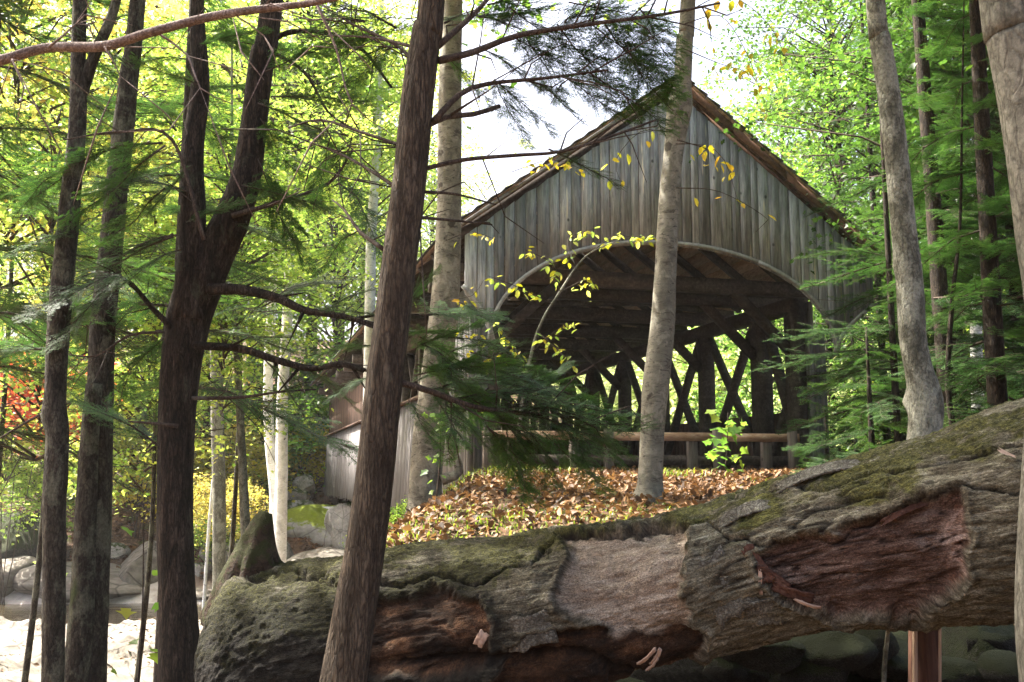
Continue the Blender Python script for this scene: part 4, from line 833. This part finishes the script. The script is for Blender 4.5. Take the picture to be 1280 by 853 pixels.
def small_maple(label, px, py, Y, n, size, seed, hpx):
    b = at(px, py, Y); g_ = hz(b[0], Y); rt = thing('maple_seedling', label, 'seedling', (b[0], Y, g_)); tp = at(px+5, py-hpx, Y); V, F = tube([(b[0], Y, g_-.05), (np.array([b[0], Y, g_])+tp)/2+.02, tp], [.008, .006, .003], 6, .1); part('stem', V, F, M_twig, rt, True)
    add_leaves(rt, smooth_path([np.array([b[0], Y, g_+.05]), tp], .02), n, size, LEAF_M, seed, size*1.3, -.3); return rt
small_maple('green maple seedling standing in front of the plank barrier', 905, 590, 11.8, 40, .15, 1, 75)
small_maple('maple seedling with a few leaves between second and forked trunk', 175, 700, 6.2, 16, .10, 2, 70)
small_maple('maple seedling with pale leaves right beside the second trunk', 215, 640, 6.4, 12, .10, 3, 60)
small_maple('small leafy seedling in front of the grey-barked siding by the peeling birch', 545, 560, 8.2, 14, .07, 4, 60)

# ------------------------------------------------------------------ the fallen log
CP = [(292, 848, 862, 4.4), (295, 810, 900, 4.4), (304, 768, 945, 4.4), (315, 728, 970, 4.38), (330, 707, 980, 4.36), (350, 700, 975, 4.3), (380, 700, 950, 4.25), (450, 697, 925, 4.15), (560, 680, 900, 4.05), (700, 664, 876, 3.95), (850, 645, 836, 3.85), (1000, 594, 792, 3.7), (1140, 558, 775, 3.55), (1240, 526, 768, 3.45), (1330, 498, 758, 3.4), (1480, 455, 740, 3.35)]
LP, LR = [], []
for (px, a, b, Y) in CP:
    p, q = at(px, a, Y), at(px, b, Y); LP.append((p+q)/2); LR.append(abs(p[2]-q[2])/2*.985)
A = smooth_path(np.column_stack([LP, LR]), .0062); P = A[:, :3]; R = A[:, 3]; T = np.gradient(P, axis=0); T /= np.linalg.norm(T, axis=1)[:, None]
_t = to_px(P)[:, 0]; _w = sstep(330, 470, _t)[:, None]; T = T*_w+T[np.argmin(np.abs(_t-470))]*(1-_w); T /= np.linalg.norm(T, axis=1)[:, None]
ns = 300; th = np.arange(ns)/ns*2*PI; Sv = np.cross(T, (0, 0, 1.0)); Sv /= np.linalg.norm(Sv, axis=1)[:, None]; Uv = np.cross(Sv, T)
Dv = Sv[:, None]*np.cos(th)[None, :, None]+Uv[:, None]*np.sin(th)[None, :, None]
L0 = np.concatenate([[0], np.cumsum(np.linalg.norm(np.diff(P, axis=0), axis=1))]); base = P[:, None]+Dv*R[:, None, None]
Q = to_px(base); QX, QY = Q[..., 0], Q[..., 1]
front = (Dv[..., 1] < .35)
def inpoly(x, y, poly):
    poly = np.array(poly, float); n = len(poly); ins = np.zeros(x.shape, bool); dist = np.full(x.shape, 1e9)
    for i in range(n):
        (x0, y0), (x1, y1) = poly[i], poly[(i+1) % n]; c_ = ((y0 > y) != (y1 > y)) & (x < (x1-x0)*(y-y0)/(y1-y0+1e-9)+x0); ins ^= c_
        t = np.clip(((x-x0)*(x1-x0)+(y-y0)*(y1-y0))/((x1-x0)**2+(y1-y0)**2), 0, 1); dist = np.minimum(dist, np.hypot(x-x0-t*(x1-x0), y-y0-t*(y1-y0)))
    return np.where(ins, dist, -dist)
LC = np.stack([np.repeat((L0)[:, None], ns, 1), np.cos(th)[None]*R[:, None], np.sin(th)[None]*R[:, None]], -1)
jx = 26*fbm(LC*7, 4, 61)+4*fbm(LC*40, 3, 62); jy = 20*fbm(LC*8+9, 4, 63)+4*fbm(LC*40+3, 3, 64)
def patch(poly): return np.where(front, inpoly(QX+jx, QY+jy, poly), -60.)
dA = patch([(706, 676), (762, 662), (856, 645), (862, 690), (858, 722), (868, 765), (850, 800), (790, 806), (735, 785), (697, 765), (692, 745), (704, 710)])
dB = patch([(934, 690), (962, 676), (1040, 660), (1120, 642), (1192, 612), (1212, 655), (1206, 720), (1180, 745), (1140, 768), (1060, 778), (1012, 762), (985, 742), (952, 722)])
dC = patch([(470, 742), (540, 738), (606, 742), (612, 790), (598, 838), (520, 846), (465, 838), (440, 790)])
dD = patch([(690, 785), (880, 792), (860, 870), (600, 870), (640, 810)])
cre = np.where(front, np.minimum(np.abs(QY+jy-np.interp(QX, [500, 620, 700, 760, 830, 870, 950, 1040, 1130, 1195], [720, 722, 676, 668, 655, 645, 678, 672, 640, 612])), 99), 99)
cre2 = np.where(QX > 900, np.abs(QY+jy*.6-np.interp(QX, [900, 990, 1030, 1100, 1160, 1280], [616, 606, 612, 592, 588, 560])), 99)
dm = np.maximum.reduce([dA, dB, dC, dD]); hole = sstep(-1, 6, dm)
# relief: broad swells, bark plates, fibrous wood inside the bare patches, crevices
big = .04*fbm(LC*np.array([1.3, 3, 3]), 3, 71)+.025*fbm(LC*np.array([4, 7, 7]), 3, 72)
rid = 1-np.abs(fbm(LC*np.array([5, 36, 36])+.6*fbm(LC*np.array([3, 9, 9]), 2, 90)[..., None], 4, 73)); leftm = 1-sstep(560, 800, QX)
plates = (rid**3)*.011*(1-.85*leftm)+.009*fbm(LC*np.array([22, 60, 60]), 4, 74)+.008*fbm(LC*np.array([60, 85, 85]), 3, 84)
crk = np.exp(-(fbm(LC*np.array([1.8, 13, 13]), 3, 85)/.035)**2)*sstep(-.1, .3, fbm(LC*3, 2, 86))
crw = np.exp(-(fbm(LC*np.array([2.2, 26, 26]), 3, 87)/.04)**2)*sstep(-.3, .2, fbm(LC*4, 2, 88)); crack = crk*(1-hole)*(1-.5*leftm)+crw*hole*np.where(dA > 0, .35, 1)
fib = .016*np.abs(fbm(LC*np.array([7, 20, 20]), 4, 79))+.010*fbm(LC*np.array([10, 34, 34]), 4, 75)+.007*fbm(LC*np.array([50, 60, 60]), 3, 78)+.020*np.clip(fbm(LC*np.array([3, 9, 9]), 3, 76), -1, 1)
depth = .026*hole*(1+.9*sstep(0, 14, dB)*(dB > 0))
disp = -.014*crack+big+plates*(1-hole)+fib*hole-depth-.026*np.exp(-(cre/2.2)**2)*(1-hole*.6)-.022*np.exp(-(cre2/2.5)**2)+.014*np.exp(-((dm+5)/5)**2)
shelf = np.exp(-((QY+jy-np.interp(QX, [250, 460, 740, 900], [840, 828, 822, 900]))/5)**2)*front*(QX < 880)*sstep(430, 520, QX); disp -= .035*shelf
disp += .025*sstep(830, 850, QY+jy)*front*(QX < 760)*sstep(430, 520, QX)
LV = base+Dv*disp[..., None]
n = len(P); i = np.arange(n-1)[:, None]*ns; j = np.arange(ns)[None]; j2 = (j+1) % ns
LF = np.stack([i+j, i+j2, i+ns+j2, i+ns+j], -1).reshape(-1, 4)
V = np.vstack([LV.reshape(-1, 3), LV[0].mean(0), LV[-1].mean(0)]); jj = np.arange(ns); c0 = n*ns
caps = np.vstack([np.stack([np.full(ns, c0), (jj+1) % ns, jj], 1), np.stack([np.full(ns, c0+1), (n-1)*ns+jj, (n-1)*ns+(jj+1) % ns], 1)])
def pad(a): return np.concatenate([np.asarray(a, float).ravel(), [0, 0]])
upn = np.sin(th)[None]*np.ones((n, 1)); mossm = sstep(.1, .75, upn+.55*fbm(LC*6, 4, 77)+.25*(QX < 620)-.1)
m = M('rotting_log_wood')
cr_ = m.attr('hole'); 
def lc(sc): 
    cb = m.n('ShaderNodeCombineXYZ'); m.l(m.attr('lu'), cb.inputs[0]); m.l(m.attr('lv'), cb.inputs[1]); m.l(m.attr('lw'), cb.inputs[2])
    mp = m.n('ShaderNodeMapping'); mp.inputs['Scale'].default_value = sc; m.l(cb.outputs[0], mp.inputs['Vector']); return mp.outputs[0]
f = m.noise(lc((8, 52, 52)), 1, 9, .72, .7); g = m.noise(lc((60, 90, 90)), 1, 6, .7); bb = m.noise(lc((5, 8, 8)), 1, 8, .7, .4)
bark = m.ramp(f, [(.28, (.022, .018, .011)), (.43, (.10, .085, .055)), (.56, (.21, .19, .132)), (.70, (.45, .43, .35))])
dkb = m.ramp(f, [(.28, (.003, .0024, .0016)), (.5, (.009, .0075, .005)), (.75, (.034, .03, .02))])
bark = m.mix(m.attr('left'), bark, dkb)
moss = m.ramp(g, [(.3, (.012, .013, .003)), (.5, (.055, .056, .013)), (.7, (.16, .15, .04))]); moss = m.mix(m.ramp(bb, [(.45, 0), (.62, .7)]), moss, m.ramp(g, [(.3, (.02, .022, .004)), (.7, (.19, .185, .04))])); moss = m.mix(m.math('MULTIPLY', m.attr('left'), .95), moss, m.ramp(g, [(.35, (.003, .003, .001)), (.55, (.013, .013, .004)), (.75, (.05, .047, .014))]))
bark = m.mix(m.ramp(m.math('MULTIPLY', m.attr('moss'), m.ramp(bb, [(.38, .25), (.58, 1)])), [(.3, 0), (.6, .9)]), bark, moss)
pinkw = m.ramp(f, [(.25, (.14, .095, .058)), (.38, (.29, .22, .155)), (.55, (.44, .36, .275)), (.72, (.58, .51, .42))]); pinkw = m.mix(m.ramp(bb, [(.5, 0), (.66, .75)]), pinkw, (.11, .07, .04))
rot = m.ramp(f, [(.25, (.018, .009, .006)), (.40, (.07, .036, .024)), (.55, (.15, .09, .066)), (.72, (.28, .215, .17))]); rot = m.mix(m.ramp(bb, [(.56, 0), (.68, .7)]), rot, (.19, .155, .14))
rot = m.mix(m.attr('edge'), rot, m.mix(m.ramp(bb, [(.45, 0), (.55, 1)]), (.14, .055, .03), (.46, .34, .28)))
orn = m.ramp(bb, [(.36, (.008, .005, .003)), (.5, (.04, .02, .010)), (.62, (.12, .06, .03)), (.72, (.26, .16, .085))])
w_ = m.mix(m.attr('kb'), pinkw, rot); w_ = m.mix(m.attr('kc'), w_, orn)
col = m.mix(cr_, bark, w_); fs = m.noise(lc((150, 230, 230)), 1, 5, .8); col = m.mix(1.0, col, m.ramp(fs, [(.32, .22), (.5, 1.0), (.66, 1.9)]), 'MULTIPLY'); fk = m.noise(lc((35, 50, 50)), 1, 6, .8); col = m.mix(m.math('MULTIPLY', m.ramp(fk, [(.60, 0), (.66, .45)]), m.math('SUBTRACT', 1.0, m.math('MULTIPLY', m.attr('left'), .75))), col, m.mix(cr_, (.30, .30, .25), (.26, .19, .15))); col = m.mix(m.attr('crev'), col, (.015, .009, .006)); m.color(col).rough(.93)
m.bump(m.math('ADD', m.math('ADD', f, m.math('MULTIPLY', g, .8)), m.math('MULTIPLY', fs, .3)), 1.0, .022)
edge = sstep(0, 1, np.exp(-(((QX-1196+jx*2)/13)**2))*(QY > 630)*(QY < 735))*(dB > 1)
lg = thing('fallen_log', 'huge mossy fallen tree trunk lying across the foreground with bark torn away', 'log', P[n//2])
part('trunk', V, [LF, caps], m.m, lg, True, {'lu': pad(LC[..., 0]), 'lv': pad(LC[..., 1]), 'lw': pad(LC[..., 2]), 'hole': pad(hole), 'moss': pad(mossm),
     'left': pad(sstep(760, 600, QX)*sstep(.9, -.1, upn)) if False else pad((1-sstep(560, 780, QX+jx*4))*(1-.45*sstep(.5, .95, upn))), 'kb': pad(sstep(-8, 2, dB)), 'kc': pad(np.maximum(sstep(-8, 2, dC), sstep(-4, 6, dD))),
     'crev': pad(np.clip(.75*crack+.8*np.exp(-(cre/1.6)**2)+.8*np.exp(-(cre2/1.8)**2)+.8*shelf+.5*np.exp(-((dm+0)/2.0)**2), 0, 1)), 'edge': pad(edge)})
V, F = tube([at(322, 765, 4.36), at(319, 724, 4.29), at(319, 702, 4.26), at(322, 680, 4.26), at(327, 658, 4.26), at(332, 641, 4.27)], [.23, .155, .105, .075, .052, .028], 36, .01, .16, 91)
part('broken_root', V, F, rock_mat('mossy_root_bark', (.02, .013, .008), (.06, .038, .024), (.11, .08, .05), (.05, .055, .014), .56, sc=9), lg, True)
# loose bark flaps and splinters on the log
def surf(px, py):
    d2 = np.where(Dv[..., 1] < .2, (QX-px)**2+(QY-py)**2, 1e12); k = np.unravel_index(np.argmin(d2), d2.shape); return base[k], Dv[k], T[k[0]]
M_flap = bark_mat('loose_grey_bark', (.05, .042, .03), (.13, .12, .095), (.24, .23, .19), (.30, .30, .25), sc=(30, 30, 30), bd=.006)
def flap(px, py, w, h, rot_, lift, mat, seed, name='bark_flap', curl=.3):
    c_, nrm, tg = surf(px, py); sd2 = np.cross(nrm, tg); a = tg*math.cos(rot_)+sd2*math.sin(rot_); b = -tg*math.sin(rot_)+sd2*math.cos(rot_); nu, nv = 13, 9
    U, Vv = np.meshgrid(np.linspace(-1, 1, nu), np.linspace(-1, 1, nv)); q = np.stack([U*2, Vv*2, U*0+seed], -1); e1 = 1+.22*fbm(q*np.array([0, 1.6, 1]), 3, seed)*np.abs(U); e2 = 1+.25*fbm(q*np.array([1.6, 0, 1]), 3, seed+2)*np.abs(Vv)
    G = c_+nrm*lift+(U*e1*w/2)[..., None]*a+(Vv*e2*h/2)[..., None]*b+(curl*h*.35*(Vv+.3)**2*.6-.10*w*U*U+.006*fbm(q*4, 3, seed))[..., None]*nrm
    top = G.reshape(-1, 3); bot = top-nrm*.008; k = (np.arange(nv-1)[:, None]*nu+np.arange(nu-1)[None]).ravel(); N = nu*nv
    f1 = np.stack([k, k+1, k+nu+1, k+nu], 1); f2 = f1[:, ::-1]+N; rim = np.concatenate([np.arange(nu), np.arange(2, nv+1)*nu-1, N-2-np.arange(nu-1), (nv-2-np.arange(nv-2))*nu]); r2 = np.roll(rim, -1)
    part(name, np.vstack([top, bot]), np.vstack([f1, f2, np.stack([rim, rim+N, r2+N, r2], 1)]), mat, lg, True)
M_rotflap = wood_mat('dark_rotten_flap', (.03, .012, .008), (.09, .04, .026), (.20, .12, .09), sc=(30, 30, 30), rnd=.1)
flap(948, 706, .045, .13, .25, .004, M_rotflap, 3, curl=.35); flap(968, 722, .03, .12, .6, .006, M_rotflap, 33, curl=.3); flap(992, 742, .14, .035, -.65, .010, M_rotflap, 4, curl=.3); flap(1010, 752, .09, .010, -.7, .020, M_palewood, 5, 'splinter'); flap(950, 725, .10, .012, 1.2, .02, M_palewood, 25, 'splinter'); flap(1130, 640, .16, .02, .25, .012, M_rotflap, 26, curl=.2)
flap(900, 735, .16, .22, .25, .006, M_flap, 6, curl=.15); flap(950, 765, .20, .12, -.2, .006, M_flap, 7, curl=.2); flap(602, 797, .055, .035, .9, .03, M_palewood, 8, 'splinter', .1)
flap(820, 818, .08, .014, .9, .02, M_palewood, 9, 'splinter'); flap(808, 818, .09, .010, .6, .02, M_palewood, 10, 'splinter'); flap(815, 825, .07, .009, .75, .03, M_palewood, 28, 'splinter'); flap(660, 790, .20, .12, .1, .004, M_flap, 12, curl=.25)
flap(1030, 590, .34, .07, .12, .012, M_flap, 15, curl=.3); flap(930, 640, .2, .05, .05, .008, M_flap, 16, curl=.3)
fl = bpy.data.objects.new('fallen_leaf', LEAF_M[3]); COL.objects.link(fl); fl.location = Vector(at(1250, 566, 3.12)); fl.scale = (.075,)*3; fl.rotation_euler = (.5, .1, .4)
fl.material_slots[0].link = 'OBJECT'; fl.material_slots[0].material = M_palewood; tag(fl, 'single dry tan leaf lying on the high end of the log', 'leaf')

# prop post, stick and dark boulders under the log
pp = thing('prop_post', 'red-brown split post standing under the high end of the log', 'post', at(1160, 900, 3.95))
for nm, a, b, m_ in (('core', 1147, 1173, M_redpost), ('pale_edge', 1143, 1147, M_palewood), ('pale_edge', 1173, 1177, M_palewood)):
    p0, p1, q0, q1 = at(a, 935, 3.9), at(b, 935, 3.9), at(a, 742, 3.9), at(b, 742, 3.9); V, F = prism([p0, p1, q1, q0], np.array([0, .09 if nm == 'core' else .02, 0])); part(nm, V, F, m_, pp)
V, F = tube([at(1107, 935, 3.8), at(1105, 850, 3.8), at(1110, 790, 3.8), at(1116, 768, 3.8)], [.011, .009, .008, .006], 10, .03, .15, 6); tag(link('stick', mesh('stick', V, F, M_grey, True)), 'thin grey stick leaning up under the log left of the red post', 'stick')
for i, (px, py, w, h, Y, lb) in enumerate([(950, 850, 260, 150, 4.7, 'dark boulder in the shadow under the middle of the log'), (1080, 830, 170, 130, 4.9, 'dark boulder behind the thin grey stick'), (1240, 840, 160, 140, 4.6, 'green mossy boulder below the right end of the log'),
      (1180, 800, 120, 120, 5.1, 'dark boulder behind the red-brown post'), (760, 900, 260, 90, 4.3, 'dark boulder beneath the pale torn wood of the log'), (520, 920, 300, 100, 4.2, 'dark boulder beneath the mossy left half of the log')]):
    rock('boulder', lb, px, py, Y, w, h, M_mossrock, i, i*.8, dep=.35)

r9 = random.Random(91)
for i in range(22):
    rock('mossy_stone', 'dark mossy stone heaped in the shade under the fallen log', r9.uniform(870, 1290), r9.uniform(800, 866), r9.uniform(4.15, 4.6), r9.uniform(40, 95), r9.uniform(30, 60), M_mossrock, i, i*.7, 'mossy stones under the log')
# ------------------------------------------------------------------ ground cover
r = np.random.default_rng(77)
n = 34000; x = r.uniform(-2.6, 5.2, n); y = 5.0+9.2*r.random(n)**.8; z = hgt(x, y)+.012+r.random(n)*.035
C = np.stack([x, y, z], 1); keep = fbm(C*[1.3, 1.3, 0], 3, 6)+.25*sstep(6.5, 9, y) > -.5; C = C[keep]
V, F, k = leaf_cloud(C, .068, r, 'oval', 0, .5, .7); o = link('fallen_leaves', mesh('fallen_leaves', V, F, M_litter, False, {'tint': np.repeat(np.clip(r.normal(.48, .28, len(C))+.3*fbm(C*[.8, .8, 0], 3, 44), 0, 1), k)})); o['kind'] = 'stuff'
n = 16000; x = r.uniform(-24, -1, n); y = r.uniform(33, 46, n); C = np.stack([x, y, hgt(x, y)+.04], 1); V, F, k = leaf_cloud(C, .22, r, 'kite', 0, .3, .4)
o = link('far_leaf_litter', mesh('far_leaf_litter', V, F, M_litter, False, {'tint': np.repeat(np.clip(r.normal(.42, .25, len(C)), 0, 1), k)})); o['kind'] = 'stuff'
for i, (pts, r0, lb) in enumerate([([(590, 690), (640, 655), (690, 622), (740, 600), (790, 596)], .022, 'long pale fallen branch lying across the leafy bank'), ([(690, 640), (720, 628), (760, 632)], .010, 'short grey dead stick on the leaves beside the slender birch'), ([(930, 628), (975, 612), (1010, 600)], .012, 'dark bent stick on the leaves behind the log top')]):
    P_ = [at(a, b, 8.6+.4*j) for j, (a, b) in enumerate(pts)]; P_ = [np.array([p[0], p[1], hz(p[0], p[1])+.03]) for p in P_]; V, F = tube(P_, list(np.linspace(r0, r0*.5, len(P_))), 9, .05, .12, i); tag(link('fallen_branch', mesh('fallen_branch', V, F, M_grey, True)), lb, 'branch')
n = 2600; x = r.uniform(-24, -3, n); y = r.uniform(18, 26.5, n); keep = fbm(np.stack([x, y, 0*x], -1)*.8, 3, 12) > .02; x = x[keep]; y = y[keep]; px_ = np.clip(((x+26)/25.4*199).astype(int), 0, 199); py_ = np.clip(((y-17)/9.9*109).astype(int), 0, 109)
C = np.stack([x, y, LZ[py_, px_]+.03], 1); V, F, k = leaf_cloud(C, .12, r, 'kite', 0, .3, .4); o = link('ledge_leaf_litter', mesh('ledge_leaf_litter', V, F, M_litter, False, {'tint': np.repeat(np.clip(r.normal(.3, .2, len(C)), 0, 1), k)})); o['kind'] = 'stuff'
# grass and weeds along the bank
def grass(name, spots, per, L, mat):
    Vs, Ts = [], []
    for (cx, cy, s) in spots:
        k = int(per*s*4); x = cx+r.normal(0, s, k); y = cy+r.normal(0, s, k); z = hgt(x, y); a = r.uniform(0, 6.28, k); l_ = L*r.uniform(.5, 1.3, k); w = .006
        b = np.stack([x, y, z], 1); d = np.stack([np.cos(a), np.sin(a), 0*a], 1); s_ = np.stack([-np.sin(a), np.cos(a), 0*a], 1)*w; m_ = b+d*l_[:, None]*.25+np.array([0, 0, 1])*l_[:, None]*.7; e = b+d*l_[:, None]*.75+np.array([0, 0, 1])*l_[:, None]*.85
        Vs.append(np.stack([b-s_, b+s_, m_+s_*.8, m_-s_*.8, e], 1).reshape(-1, 3)); Ts.append(np.repeat(np.clip(r.normal(.5, .25, k), 0, 1), 5))
    V = np.concatenate(Vs); n_ = len(V)//5; i5 = np.arange(n_)[:, None]*5; o = link(name, mesh(name, V, [i5+np.array([[0, 1, 2, 3]]), i5+np.array([[3, 2, 4]])], mat, False, {'tint': np.concatenate(Ts)})); o['kind'] = 'stuff'
grass('moss_tufts', [(x_, y_, .35) for x_ in np.arange(-1.2, 3.2, .45) for y_ in (5.6, 6.4, 7.2)], 160, .05, M_grass)
grass('grass', [(-.9, 9.8, .25), (-.8, 11, .3), (-.5, 12, .3), (1.9, 11.3, .2), (.3, 12.6, .3), (-1.3, 10.2, .3), (3.0, 9.5, .3), (-1.2, 12.5, .4)], 120, .14, M_grass)
print('objects', len(bpy.data.objects), 'tris', sum(len(me.polygons) for me in bpy.data.meshes))


hv = np.array([[x, y, z] for z in (-5.0, 34.0) for (x, y) in ((-90, -12), (90, -12), (90, 120), (-90, 120))])
mh = bpy.data.materials.new('thin_haze'); mh.use_nodes = True; t_ = mh.node_tree; t_.nodes.clear()
pv = t_.nodes.new('ShaderNodeVolumePrincipled'); pv.inputs['Density'].default_value = .0004; pv.inputs['Color'].default_value = (1, 1, 1, 1); pv.inputs['Anisotropy'].default_value = .3
ou = t_.nodes.new('ShaderNodeOutputMaterial'); t_.links.new(pv.outputs[0], ou.inputs['Volume'])
h_ = link('haze', mesh('haze', hv, BOXF, mh)); h_['kind'] = 'stuff'
